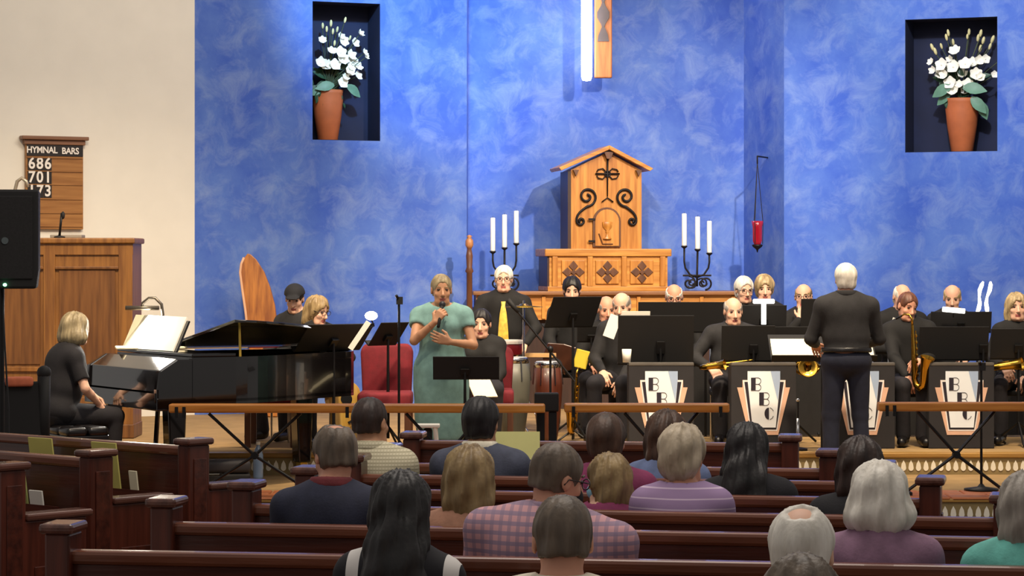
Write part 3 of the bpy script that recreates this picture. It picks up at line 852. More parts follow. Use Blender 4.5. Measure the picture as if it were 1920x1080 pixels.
# iron S scrolls
for s in (-1, 1):
    c1 = (tX(1137 + s * 37), tZ(368)); c2 = (tX(1137 + s * 49), tZ(414))
    sg = -s
    top_ = spiral(c1, 0.018, 0.105, R(90) if s > 0 else R(90), R(90) + sg * R(-540 - 0) , 34)
    # spiral opening outwards, then an S stem running down to a small lower curl
    pts = [(x, -0.02, z) for x, _, z in top_]
    ex, ez = pts[-1][0], pts[-1][2]
    low = spiral(c2, 0.045, 0.012, R(0) if s > 0 else R(180), (R(0) - R(430)) if s > 0 else (R(180) + R(430)), 24)
    lp = [(x, -0.02, z) for x, _, z in low]
    a = Vector(pts[-1]); b = Vector(lp[0])
    mid = [a.lerp(b, t) + Vector((s * 0.035 * math.sin(math.pi * t), 0, 0)) for t in (0.2, 0.4, 0.6, 0.8)]
    MB().tube(pts + [tuple(m) for m in mid] + lp, 0.013, 7).build('iron_scroll', IRON, tab, True)
# iron cross finial
xm = MB(); zc = tZ(325)
xm.tube([(tX(1139), -0.02, tZ(368)), (tX(1139), -0.02, tZ(296))], [0.006, 0.011], 7)
xm.tube([(tX(1139) - 0.13, -0.02, zc), (tX(1139) + 0.13, -0.02, zc)], 0.009, 7)
for s in (-1, 1):
    for t in (-1, 1):
        xm.tube([(tX(1139) + s * x, -0.02, zc + t * z) for x, z in ((0.0, 0.0), (0.05, 0.055), (0.10, 0.045), (0.115, 0.02))], 0.007, 6)
xm.tube([(tX(1139) + 0.03 * math.cos(a), -0.02, zc + 0.03 * math.sin(a)) for a in [i * math.pi / 8 for i in range(17)]], 0.007, 6)
xm.tube([(tX(1128), -0.02, tZ(378)), (tX(1139), -0.02, tZ(370)), (tX(1150), -0.02, tZ(378))], 0.007, 6)
xm.build('iron_cross', IRON, tab, True)
# arched door with chalice
dx0, dx1, dzt = tX(1111), tX(1164), tZ(388)
rr = (dx1 - dx0) / 2; cxm = (dx0 + dx1) / 2
outer = [(dx0, 0.02), (dx1, 0.02)] + [(cxm + rr * math.cos(R(a)), dzt - rr + rr * math.sin(R(a))) for a in range(0, 181, 15)]
door = MB().prism(outer, -0.03, 0).build('door', OAKD, tab)
r2 = rr - 0.022
inner = [(dx0 + 0.022, 0.03), (dx1 - 0.022, 0.03)] + [(cxm + r2 * math.cos(R(a)), dzt - rr + r2 * math.sin(R(a))) for a in range(0, 181, 15)]
MB().prism(inner, -0.042, -0.03).build('door_panel', OAKZ, door)
M_ = Matrix.Translation((cxm, -0.05, 0.10))
MB().lathe([(0.045, 0), (0.045, 0.01), (0.012, 0.03), (0.012, 0.07), (0.02, 0.08), (0.012, 0.09), (0.05, 0.13), (0.056, 0.18), (0.05, 0.185)], 16, M_ @ Matrix.Diagonal((1, 0.45, 1, 1))).build('chalice_relief', OAKZ, door, True)
MB().tube([(cxm - 0.09, -0.045, 0.16), (cxm - 0.05, -0.045, 0.05), (cxm + 0.06, -0.045, 0.05)], 0.008, 6).build('banner_relief', OAKD, door)
for z in (0.07, 0.30):
    MB().box(dx0 - 0.05, dx0 + 0.02, -0.045, -0.03, z, z + 0.02).build('hinge', IRON, door)

# ---- candelabra
WAX = mat('candle_wax', '#f6f3ea', rough=0.5, var=0.02, spec=0.4)
def candelabrum(label, cd, tops, basepix, stempix):
    base_z = Z2 + zt
    bx = pxX(stempix, cd)
    t = thing('candelabrum', label, 'candelabrum', (bx, cd, base_z), 0, 'candelabra on the altar shelf')
    cups = []
    for x, y0, y1 in tops:
        X = pxX(x, cd) - bx; za = pxZ(y1, cd) - base_z; zb = pxZ(y0, cd) - base_z
        c = MB().lathe([(0.0, za), (0.024, za), (0.026, za + 0.01), (0.025, zb - 0.004), (0.012, zb), (0.0, zb - 0.003)], 14, Matrix.Translation((X, 0, 0))).build('candle', WAX, t, True)
        MB().cyl((X, 0, zb - 0.004), (X, 0, zb + 0.014), 0.0025, 0.002, 6).build('wick', IRON, c)
        MB().lathe([(0.008, za - 0.03), (0.032, za - 0.012), (0.034, za)], 12, Matrix.Translation((X, 0, 0))).build('drip_cup', IRON, t, True)
        cups.append((X, za - 0.02))
    mid = cups[1]; jz = min(cups[0][1], cups[2][1]) - 0.21
    MB().tube([(0, 0, 0.05), (0, 0, jz), (mid[0], 0, mid[1])], 0.011, 8).build('stem', IRON, t, True)
    for X, z in (cups[0], cups[2]):
        MB().tube([(0, 0, jz - 0.03), (X * 0.55, 0, jz), (X * 0.92, 0, jz + 0.07), (X, 0, jz + 0.13), (X, 0, z)], 0.010, 8).build('arm', IRON, t, True)
    for s in (-1, 1):
        MB().tube([(x, -0.002, z) for x, _, z in spiral((s * 0.055, jz - 0.09), 0.014, 0.055, 0, s * R(500), 26)], 0.009, 7).build('scroll', IRON, t, True)
        MB().tube([(x, -0.002, z) for x, _, z in spiral((s * 0.085, 0.085), 0.016, 0.074, 0, -s * R(450), 24)], 0.010, 7).build('scroll', IRON, t, True)
    MB().tube([(-0.15, 0, 0.165), (0.15, 0, 0.165)], 0.010, 7).build('cross_bar', IRON, t)
    return t
candelabrum('iron candelabrum of three white candles behind the man in the yellow tie', 28.1, [(924, 408, 471), (946, 402, 464), (968, 395, 456)], 545, 946)
candelabrum('iron candelabrum of three white candles right beside the altar chest', 28.1, [(1283, 400, 461), (1308, 406, 467), (1330, 414, 474)], 545, 1307)

# carved post at the end of the shelf
pp = thing('carved_post', 'tall carved dark wooden post at the end of the altar shelf', 'post', (pxX(880, 27.7), 27.7, Z2))
zp = pxZ(440, 27.7) - Z2
MB().lathe([(0.05, 0), (0.05, 0.05), (0.032, 0.09), (0.030, zp - 0.40), (0.045, zp - 0.38), (0.028, zp - 0.34), (0.036, zp - 0.22), (0.022, zp - 0.14)], 12).build('shaft', wood('post_brown', '#52301e', '#7a4e30', axis='z'), pp, True)
MB().lathe([(0.022, zp - 0.15), (0.042, zp - 0.11), (0.040, zp - 0.06), (0.018, zp - 0.03), (0.030, zp - 0.015), (0.0, zp)], 12).build('finial', wood('post_tan', '#9a5f34', '#c78d5c', axis='z'), pp, True)

# ---- sanctuary lamp
sl = thing('sanctuary_lamp', 'red glass sanctuary lamp hanging on chains by the dark blue corner', 'lamp', (pxX(1420, 28.0), 28.0, pxZ(468, 28.0)))
RED = mat('ruby_glass', '#8c1224', rough=0.15, var=0.1, coat=0.5, emit='#c01830', estr=0.12)
MB().lathe([(0, 0.03), (0.03, 0.04), (0.05, 0.09), (0.052, 0.24), (0.065, 0.30), (0.058, 0.30), (0.045, 0.24)], 16, cap=False).build('glass', RED, sl, True)
MB().lathe([(0.004, -0.03), (0.012, 0.0), (0.05, 0.03), (0.058, 0.05), (0.04, 0.055)], 14).build('holder', IRON, sl, True)
MB().lathe([(0, 0.10), (0.018, 0.10), (0.018, 0.22), (0, 0.22)], 10).build('candle', mat('lamp_candle', '#e9b7ae', var=0.02), sl, True)
for a in (0, 120, 240):
    MB().tube([(0.055 * math.cos(R(a)), 0.055 * math.sin(R(a)), 0.06), (0.06 * math.cos(R(a)), 0.06 * math.sin(R(a)), 0.28), (0, 0, 0.92)], 0.004, 5).build('chain', IRON, sl)
MB().tube([(0, 0, 0.90), (0, 0, 0.98), (0.16, 0.42, 0.98), (0.16, 0.46, 0.80)], 0.009, 6).build('bracket', IRON, sl)

# ---- flower vases in the niches
VASE = mat('terracotta_vase', '#b9653a', rough=0.6, var=0.16, scale=5, bump=0.06)
PETAL = mat('white_petal', '#f3f0e4', rough=0.6, var=0.04, bump=0.05)
CREAM = mat('cream_bud', '#d8cf9a', rough=0.6, var=0.15)
LEAF = mat('grey_green_leaf', '#5f8a74', rough=0.5, var=0.25, scale=9)
LEAFD = mat('dark_green_leaf', '#1f4a32', rough=0.5, var=0.3, scale=9)
STEM = mat('plant_stem', '#3f4a30', rough=0.7, var=0.2)
def petal_flower(n, r, cup):
    m = MB()
    for k in range(n):
        a = 2 * math.pi * k / n; M = Matrix.Rotation(a, 4, 'Z')
        pr = []
        for t in (0.0, 0.35, 0.7, 1.0):
            w = r * (0.18, 0.50, 0.46, 0.10)[int(round(t * 2.9))]
            z = cup * r * (t ** 1.4); y = r * t
            pr.append(((-w, y, z + 0.06 * r), (0, y, z), (w, y, z + 0.06 * r)))
        vs = [M @ Vector(p) for row in pr for p in row]
        fs = []
        for i in range(3):
            for j in range(2): fs.append((i * 3 + j, i * 3 + j + 1, i * 3 + j + 4, i * 3 + j + 3))
        m.add(vs, fs)
    m.ell((0, 0, cup * r * 0.25), (r * 0.16, r * 0.16, r * 0.2), 8, 5)
    return m
def leaf_mb(L, W):
    m = MB(); vs = []
    for i in range(6):
        t = i / 5; w = W * math.sin(math.pi * min(0.98, t * 0.9 + 0.08)) ; z = -0.25 * L * t * t
        vs += [(-w, L * t, z + w * 0.25), (0, L * t, z), (w, L * t, z + w * 0.25)]
    m.add(vs, [(i * 3 + j, i * 3 + j + 1, i * 3 + j + 4, i * 3 + j + 3) for i in range(5) for j in range(2)])
    return m
def arrangement(A, B, xpix, depth_in, vh, vr, zfl, seed, lab_v, lab_f, spread, height, flowers):
    rnd = random.Random(seed)
    ux = Vector((B[0] - A[0], B[1] - A[1], 0)).normalized(); nx = Vector((-ux.y, ux.x, 0))
    uu, D = on_wall(A, B, xpix)
    base = Vector((A[0], A[1], 0)) + ux * uu + nx * depth_in; base.z = zfl + 0.004
    ang = math.atan2(ux.y, ux.x)
    v = thing('terracotta_vase', lab_v, 'vase', base, ang, 'terracotta vases in the wall niches')
    MB().lathe([(vr * 0.62, 0), (vr * 0.66, 0.01), (vr * 0.90, vh * 0.5), (vr, vh * 0.8), (vr * 0.97, vh * 0.93), (vr * 1.03, vh), (vr * 0.92, vh), (vr * 0.86, vh * 0.9)], 24, cap=False).build('vase_body', VASE, v, True)
    MB().lathe([(0.0, 0.012), (vr * 0.62, 0.012), (vr * 0.62, 0.0), (0, 0.0)], 20, cap=False).build('vase_foot', VASE, v)
    MB().lathe([(0, vh * 0.9), (vr * 0.87, vh * 0.9)], 20, cap=False).build('soil', LEAFD, v)
    b = thing('flower_bouquet', lab_f, 'flowers', base + Vector((0, 0, vh * 0.9)), ang, 'white flower bouquets in the wall niches')
    heads = []
    meshes = [petal_flower(5, 0.062, 0.35), petal_flower(6, 0.055, 0.6), petal_flower(5, 0.050, 0.9)]
    pm = [m.build('flower', PETAL, b, True).data for m in meshes]
    for o_ in list(b.children): bpy.data.objects.remove(o_)
    bud = MB().ell((0, 0, 0.03), (0.018, 0.018, 0.042), 8, 6)
    budm = bud.build('bud', CREAM, b, True).data
    for o_ in list(b.children): bpy.data.objects.remove(o_)
    lm = leaf_mb(0.20, 0.055).build('leaf', LEAF, b, True).data; lm2 = leaf_mb(0.16, 0.035).build('leaf', LEAFD, b, True).data
    for o_ in list(b.children): bpy.data.objects.remove(o_)
    def place(me, nm, p, dirv, s=1.0):
        o_ = bpy.data.objects.new(nm, me); COL.objects.link(o_); o_.parent = b; o_.location = p
        o_.rotation_euler = Vector(dirv).to_track_quat('Z', 'Y').to_euler(); o_.scale = (s, s, s); return o_
    n = 0
    for (fx, fz, sz, kind) in flowers:
        p = Vector((fx, rnd.uniform(-0.16, -0.02) if kind != 'b' else rnd.uniform(-0.08, 0.08), fz))
        p.y = max(p.y, -depth_in + 0.05) if True else p.y
        dirv = Vector((fx * 1.2, -0.55 - rnd.random() * 0.3, 0.25 + rnd.uniform(-0.2, 0.3)))
        if kind == 'f': place(pm[n % 3], 'flower', p, dirv, sz * rnd.uniform(0.9, 1.1))
        else:
            o_ = place(budm, 'bud', p, Vector((fx, -0.1, 0.8)), sz)
        st = MB().tube([(0, 0, -0.02), (fx * 0.3, p.y * 0.4, fz * 0.5), (p.x, p.y + 0.012, p.z - 0.005)], 0.0045, 5).build('stem', STEM, b)
        n += 1
    for (fx, fy, fz, dv, sz, gr) in leaves_spec:
        o_ = bpy.data.objects.new('leaf', lm if gr else lm2); COL.objects.link(o_); o_.parent = b
        d = Vector(dv).normalized(); n_ = Vector((0.1, -1, 0.35)); n_ = (n_ - d * n_.dot(d)).normalized(); x_ = d.cross(n_)
        o_.matrix_local = Matrix.Translation((fx, max(fy, -depth_in + 0.02), fz)) @ Matrix((x_, d, n_)).transposed().to_4x4() @ Matrix.Scale(sz, 4)
    return b
def fl(list_px, cx_, top_y, s):
    """flower list from offsets in pixels relative to the vase mouth"""
    return [((x - cx_) / s, (top_y - y) / s, z, k) for x, y, z, k in list_px]
def leaf_list(seed, big):
    rnd = random.Random(seed)
    L = [(x, y, z, d, sc, True) for x, y, z, d, sc in big]
    for k in range(16):      # ivy trailing over the rim
        a = rnd.uniform(-1, 1); L.append((0.15 * a, -0.13 + 0.03 * abs(a), 0.06 - rnd.random() * 0.22 * (1 if a > 0 else 0.6), (rnd.uniform(-0.6, 0.6), -0.1, -1), rnd.uniform(0.35, 0.6), False))
    for k in range(12):      # dark foliage between the stems
        L.append((rnd.uniform(-0.16, 0.16), rnd.uniform(-0.05, 0.05), rnd.uniform(0.05, 0.35), (rnd.uniform(-1, 1), -0.1, rnd.uniform(0.0, 1)), rnd.uniform(0.7, 1.1), False))
    return L
leaves_spec = leaf_list(5, [(0.02, -0.14, 0.10, (-1, -0.1, -0.15), 1.0), (0.16, -0.12, 0.10, (1, -0.1, -0.6), 1.0), (-0.10, -0.10, 0.06, (-1, 0, -0.5), 0.7)])
sL = F / dL0; sR = F / dR0
FL = [(612, 52, 0.8, 'b'), (608, 45, 0.8, 'b'), (618, 42, 0.9, 'b'), (624, 56, 0.8, 'b'), (603, 70, 0.9, 'f'), (598, 114, 1.2, 'f'), (608, 118, 1.1, 'f'), (617, 92, 1.0, 'f'), (614, 118, 1.0, 'f'),
      (624, 116, 1.0, 'f'), (644, 70, 1.2, 'f'), (640, 62, 0.9, 'f'), (636, 92, 1.1, 'f'), (640, 106, 1.2, 'f'), (658, 98, 1.3, 'f'), (664, 108, 1.1, 'f'), (670, 118, 1.2, 'f'), (650, 132, 1.2, 'f'),
      (638, 150, 1.1, 'f'), (644, 140, 0.9, 'f'), (676, 56, 0.9, 'f'), (669, 72, 0.8, 'f'), (682, 92, 0.9, 'f'), (685, 100, 0.7, 'f'), (646, 34, 0.8, 'b'), (640, 50, 0.8, 'b'), (660, 66, 0.7, 'b'), (672, 135, 0.8, 'f'), (656, 120, 1.0, 'f'), (628, 78, 0.8, 'b')]
arrangement(*PL, 625, 0.17, 95 / sL, 29 / sL, nzL[0], 3, 'terracotta vase in the niche near the white wall', 'white flowers spilling leftwards in the niche near the white wall', 0.3, 0.6, fl(FL, 617, 172, sL))
FR = [(1770, 70, 0.9, 'b'), (1774, 62, 0.9, 'b'), (1778, 78, 0.9, 'b'), (1744, 88, 1.0, 'b'), (1750, 96, 1.0, 'b'), (1756, 84, 0.8, 'b'), (1808, 60, 0.9, 'b'), (1806, 68, 0.7, 'b'), (1824, 72, 1.0, 'b'), (1830, 64, 1.0, 'b'), (1836, 78, 1.0, 'b'), (1828, 92, 1.0, 'b'),
      (1850, 76, 1.1, 'b'), (1846, 88, 0.9, 'b'), (1866, 110, 0.9, 'b'), (1862, 138, 0.7, 'f'), (1742, 112, 0.8, 'f'), (1748, 128, 0.9, 'f'), (1764, 118, 1.2, 'f'), (1762, 134, 1.2, 'f'), (1770, 138, 1.0, 'f'), (1784, 122, 1.3, 'f'), (1788, 94, 1.1, 'f'), (1800, 138, 1.3, 'f'),
      (1808, 118, 1.2, 'f'), (1818, 116, 1.2, 'f'), (1834, 112, 1.1, 'f'), (1842, 108, 0.9, 'f'), (1828, 138, 1.3, 'f'), (1836, 144, 1.1, 'f'), (1780, 152, 1.1, 'f'), (1786, 168, 1.2, 'f'), (1804, 168, 1.0, 'f'), (1812, 154, 1.0, 'f'), (1796, 156, 0.9, 'f'), (1776, 108, 0.9, 'f')]
leaves_spec = leaf_list(9, [(-0.08, -0.13, 0.18, (-1, -0.1, -0.45), 1.15), (-0.10, -0.10, 0.10, (-1, -0.1, -0.7), 0.9), (0.04, -0.14, 0.16, (1, -0.1, -0.1), 1.2), (0.12, -0.12, 0.06, (0.8, -0.1, -0.8), 1.1), (0.20, -0.08, 0.02, (0.4, 0, -1), 1.0)])
arrangement(*PR, 1797, 0.17, 100 / sR, 31 / sR, nzR[0], 4, 'terracotta vase in the niche on the conductor\'s side', 'full round white flower bouquet in the niche on the conductor\'s side', 0.3, 0.6, fl(FR, 1797, 190, sR))

# ---- hymn board on the white wall
OAKB = wood('hymn_board_oak', '#8a5a2a', '#a87640', axis='x')
BRD = wood('hymn_board_brown', '#6e4a36', '#8a6148', axis='x')
BLK = mat('sign_black', '#1b1516', rough=0.5, var=0.1)
LET = mat('sign_white', '#ece6e0', rough=0.5, var=0.02)
u0, d0 = on_wall(*PW, 100)
wdir = Vector((PW[1][0] - PW[0][0], PW[1][1] - PW[0][1], 0)).normalized()
hb = thing('hymn_board', 'oak hymn board with white numbers on the white wall', 'hymn board', (pxX(100, d0), d0, pxZ(430, d0)), math.atan2(wdir.y, wdir.x))
cs = wdir.x; sH = F / d0
def hX(x): return (x - 102) / sH / (cs * 1.0 - wdir.y * (102 - 960) / F)
def hZ(y): return (430 - y) / sH
MB().box(hX(48), hX(155), -0.05, -0.004, hZ(430), hZ(268)).build('board', OAKB, hb, bevel=0.004)
MB().box(hX(38), hX(163), -0.10, -0.004, hZ(263), hZ(256)).build('cornice', BRD, hb, bevel=0.008)
MB().box(hX(44), hX(158), -0.07, -0.004, hZ(272), hZ(263)).build('cornice_moulding', BRD, hb, bevel=0.006)
MB().box(hX(49), hX(154), -0.058, -0.05, hZ(293), hZ(272)).build('title_strip', BLK, hb)
text_mesh('HYMNAL', 0.088, LET, 'title_lettering', hb, (hX(77), -0.060, hZ(282.5)), (R(90), 0, 0), 0.002, 0.95, 0.92)
text_mesh('BARS', 0.088, LET, 'title_lettering', hb, (hX(130), -0.060, hZ(283.5)), (R(90), 0, 0), 0.002, 0.95, 0.92)
for i, num in enumerate(('686', '701', '173')):
    yc = 308 + i * 25.5
    for j, c in enumerate(num):
        xc = 58 + j * 15.0
        cdn = MB().box(hX(xc - 7.2), hX(xc + 7.2), -0.056, -0.05, hZ(yc + 12), hZ(yc - 12)).build('number_card', BLK, hb)
        text_mesh(c, 0.155, LET, 'numeral', cdn, (hX(xc), -0.058, hZ(yc)), (R(90), 0, 0), 0.002, 1.0, 0.92)
for y in (296, 321, 346, 373, 399, 424):
    MB().box(hX(50), hX(153), -0.060, -0.05, hZ(y + 1.4), hZ(y - 0.2)).build('slat', OAKB, hb)

# pointed wooden panel leaning on the blue wall
PAN = wood('pointed_panel_wood', '#8a4c1e', '#c27c34', axis='z', rough=0.35)
pd = 26.6
lp = thing('pointed_wooden_panel', 'tall pointed wooden panel leaning against the blue wall behind the piano', 'wooden panel', (pxX(486, pd), pd, Z2), 0)
def lP(x, y): return ((x - 486) * pd / F, pxZ(y, pd) - Z2)
rightc = [lP(*p) for p in ((520, 640), (519, 610), (514, 572), (505, 538), (493, 508), (478, 485), (468, 476), (462, 474))]
leftc = [lP(*p) for p in ((456, 482), (451, 494), (449, 510), (453, 540), (460, 585), (466, 640))]
Mt = Matrix.Rotation(R(-5), 4, 'X')
bot = [(leftc[-1][0] + 0.01, 0.0), (rightc[0][0], 0.0)]
MB().prism(bot + rightc + leftc, -0.02, 0.06, Mt).build('panel', PAN, lp, bevel=0.008)
MB().tube([Mt @ Vector((x - 0.004, -0.022, z)) for x, z in leftc], 0.013, 6).build('pale_edging', mat('pale_edge', '#e6b694', var=0.05), lp, True)
# ================================================================== stage furniture and instruments
PIANO = mat('piano_black_lacquer', '#0b0809', rough=0.12, var=0.1, coat=0.6)
BLACK = mat('black_metal', '#0d0c0d', rough=0.45, metal=0.3, var=0.2)
BLACKM = mat('matt_black', '#0b090a', rough=0.7, var=0.15)
PAPER = mat('white_paper', '#f4f1e6', rough=0.8, var=0.02)
PAPERY = mat('cream_paper', '#efe6c6', rough=0.8, var=0.03)
BRASS = mat('polished_brass', '#c79a3e', rough=0.22, metal=1.0, var=0.15)
GOLD = mat('piano_gold_plate', '#c7a548', rough=0.3, metal=0.8, var=0.15)
CHROME = mat('chrome', '#c9c9cc', rough=0.2, metal=1.0, var=0.05)
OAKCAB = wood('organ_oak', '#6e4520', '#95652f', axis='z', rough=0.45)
OAKCABD = wood('organ_oak_dark', '#5a3617', '#7d5126', axis='z', rough=0.5)  # darker oak tone for panels, mouldings and plinth
LAMPW = mat('lamp_glow', '#ffffff', var=0, emit='#f6f2ff', estr=14)
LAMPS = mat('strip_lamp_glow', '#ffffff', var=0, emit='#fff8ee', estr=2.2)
REDUP = cloth('red_upholstery', '#6d1420', 0.15)

# ---- grand piano
A0 = Vector((-2.62, 19.82, Z1))                     # treble end of the keyboard front
kx = Vector((-0.75, 1.30, 0)).normalized()           # towards the bass
lx = Vector((kx.y, -kx.x, 0))                        # along the piano, away from the pianist
pang = math.atan2(lx.y, lx.x)                        # local x = length, local y = towards bass
gp = thing('grand_piano', 'black grand piano with its lid half raised', 'piano', A0, pang)
W, L = 1.50, 1.95
def rim_outline(off=0.0):
    pts = [(0.0, 0.0), (0.62, 0.0)]
    for i in range(1, 13):
        t = i / 12
        x = 0.62 + (L - 0.62 - 0.10) * t
        y = 0.62 * (t ** 1.5) * (1.35 - 0.35 * t)
        pts.append((x, y))
    for i in range(1, 9):
        a = -math.pi / 2 + math.pi * i / 9
        pts.append((L - 0.10 + 0.28 * math.cos(a) * 0.7, 1.05 + 0.42 * math.sin(a)))
    pts += [(L - 0.25, W), (0.0, W)]
    return pts
RO = rim_outline()
def slab(outline, z0, z1):
    n = len(outline); m = MB()
    m.add([(x, y, z0) for x, y in outline] + [(x, y, z1) for x, y in outline],
          [tuple(range(n - 1, -1, -1)), tuple(range(n, 2 * n))] + [(i, (i + 1) % n, (i + 1) % n + n, i + n) for i in range(n)])
    return m
def ring(outline, z0, z1, th):
    n = len(outline); cx = sum(p[0] for p in outline) / n; cy = sum(p[1] for p in outline) / n
    inn = [(x + (cx - x) * th, y + (cy - y) * th) for x, y in outline]
    m = MB(); vs = [(x, y, z) for z in (z0, z1) for x, y in outline] + [(x, y, z) for z in (z0, z1) for x, y in inn]
    fs = []
    for i in range(n):
        j = (i + 1) % n
        fs += [(i, j, j + n, i + n), (2 * n + j, 2 * n + i, 3 * n + i, 3 * n + j), (n + i, n + j, 3 * n + j, 3 * n + i), (j, i, 2 * n + i, 2 * n + j)]
    m.add(vs, fs); return m
body_o = [(x, y) for x, y in RO if x >= 0.28 - 1e-6 or True]
body_o = [(max(x, 0.26), y) for x, y in RO]
ring(body_o, 0.66, 0.995, 0.05).build('rim', PIANO, gp)
slab(body_o, 0.64, 0.68).build('bottom_board', PIANO, gp)
slab([(x + (1 - x) * 0.07, y + (0.72 - y) * 0.07) for x, y in body_o], 0.80, 0.83).build('soundboard', GOLD, gp)
MB().box(-0.02, 0.30, 0.0, W, 0.60, 0.70).build('key_bed', PIANO, gp, bevel=0.01)
for y in (0.0, W - 0.07):
    MB().prism([(-0.02, 0.60), (0.28, 0.60), (0.28, 0.985), (0.14, 0.985), (0.0, 0.90), (-0.02, 0.76)], y, y + 0.07).build('key_cheek', PIANO, gp, bevel=0.012)
MB().prism([(0.0, 0.735), (0.27, 0.735), (0.27, 0.985), (0.15, 0.985), (0.015, 0.90)], 0.07, W - 0.07).build('fallboard', PIANO, gp, bevel=0.006)
MB().box(-0.03, -0.02, 0.02, W - 0.02, 0.66, 0.73).build('key_slip', PIANO, gp)
for (x, y) in ((0.16, 0.10), (0.16, W - 0.12), (1.62, 0.95)):
    lg = MB().prism([(x - 0.055, 0.10), (x + 0.055, 0.10), (x + 0.075, 0.62), (x - 0.075, 0.62)], y - 0.065, y + 0.065).build('leg', PIANO, gp, bevel=0.012)
    MB().cyl((x, y - 0.03, 0.045), (x, y + 0.03, 0.045), 0.045, None, 14).build('caster', GOLD, lg)
    MB().box(x - 0.03, x + 0.03, y - 0.04, y + 0.04, 0.07, 0.11).build('caster_fork', GOLD, lg)
MB().tube([(0.30, 0.75, 0.62), (0.27, 0.75, 0.18)], 0.02, 8).build('pedal_lyre', PIANO, gp)
MB().box(0.20, 0.34, 0.62, 0.88, 0.11, 0.18).build('pedal_box', PIANO, gp)
for y in (0.68, 0.75, 0.82):
    MB().box(0.08, 0.22, y - 0.012, y + 0.012, 0.055, 0.07).build('pedal', GOLD, gp)
# lid hinged on the bass side, raised on a short prop
lid_o = [(max(x, 0.62), y - W) for x, y in RO]
lid = slab(lid_o, 0.0, 0.022).build('lid', PIANO, gp, bevel=0.004); lid.location = (0, W, 1.005); lid.rotation_euler = (R(-9.5), 0, 0)
MB().tube([(0.70, 0.10, 0.98), (0.72, 0.16, 1.235)], 0.010, 7).build('lid_prop', GOLD, gp)
fl_o = MB().box(0.26, 0.62, 0.0, W, 1.0, 1.022).build('front_lid', PIANO, gp, bevel=0.004)
# music desk
MB().box(0.0, 0.015, 0.40, 1.45, 0, 0.26, Matrix.Translation((0.302, 0, 1.024)) @ Matrix.Rotation(R(24), 4, 'Y')).build('music_desk', PIANO, gp, bevel=0.004)
def gp_world(x, y, z):
    return Matrix.Translation(A0) @ Matrix.Rotation(pang, 4, 'Z') @ Vector((x, y, z))
Msc = Matrix.Translation(A0) @ Matrix.Rotation(pang, 4, 'Z') @ Matrix.Translation((0.30, 0, 1.024)) @ Matrix.Rotation(R(24), 4, 'Y')
tag(MB().box(-0.012, 0.0, 0.44, 1.25, 0, 0.285, Msc).build('sheet_music', PAPER), 'bright white open music score standing on the piano', 'sheet music')
tag(MB().box(-0.012, 0.0, 1.26, 1.47, 0, 0.285, Msc).build('sheet_music', PAPERY), 'narrow cream score page beyond the bright white score', 'sheet music')
s3 = tag(MB().box(-0.28, 0.28, -0.15, 0.15, 0, 0.02).build('sheet_music', PAPERY, None, False, 0.008), 'loose pages lying flat at the far end of the piano by the pianist', 'sheet music')
s3.location = gp_world(0.44, 1.24, 1.024); s3.rotation_euler = (0, 0, R(10))
# gooseneck score lamp
gl = thing('score_lamp', 'chrome gooseneck lamp arching over the white piano score', 'lamp', px(303, 604, 21.05))
GREYM = mat('dull_steel', '#6f675c', rough=0.35, metal=0.8, var=0.1)
MB().tube([(0, 0, -0.02), (0.01, 0, 0.06), (0.0, 0, 0.14), (-0.05, 0, 0.19), (-0.10, 0, 0.19), (-0.15, 0, 0.15), (-0.155, 0, 0.115)], 0.012, 8).build('gooseneck', GREYM, gl, True)
MB().cyl((-0.285, 0, 0.112), (-0.02, 0, 0.112), 0.018, None, 10).build('lamp_bar', GREYM, gl, True)
MB().box(-0.03, 0.03, -0.02, 0.03, -0.06, 0.0).build('clip', GREYM, gl)
gll = area('score_lamp_light', tuple(Vector(gl.location) + Vector((-0.15, -0.03, 0.08))), tuple(Vector(gl.location) + Vector((-0.05, -0.30, -0.25))), 8.0, (1.0, 0.95, 0.85), 0.24, 0.05)

# ---- piano bench
bn = thing('piano_bench', 'black tufted leather piano bench under the pianist', 'bench', (pxX(120, 20.1), 20.3, Z1), pang + R(90))
LEA = mat('black_leather', '#151213', rough=0.28, var=0.15, bump=0.08)
for i in range(4):
    for j in range(2):
        MB().box(-0.42 + i * 0.21, -0.21 + i * 0.21 - 0.003, -0.17 + j * 0.17, j * 0.17 - 0.003, 0.40, 0.475).build('cushion_pad', LEA, bn, True, 0.03, 3)
MB().box(-0.42, 0.42, -0.17, 0.17, 0.34, 0.41).build('bench_frame', PIANO, bn, bevel=0.008)
for sx in (-1, 1):
    for sy in (-1, 1):
        MB().prism([(sx * 0.37 - 0.025, 0), (sx * 0.37 + 0.025, 0), (sx * 0.37 + 0.03, 0.35), (sx * 0.37 - 0.03, 0.35)], sy * 0.13 - 0.025, sy * 0.13 + 0.025).build('leg', PIANO, bn)

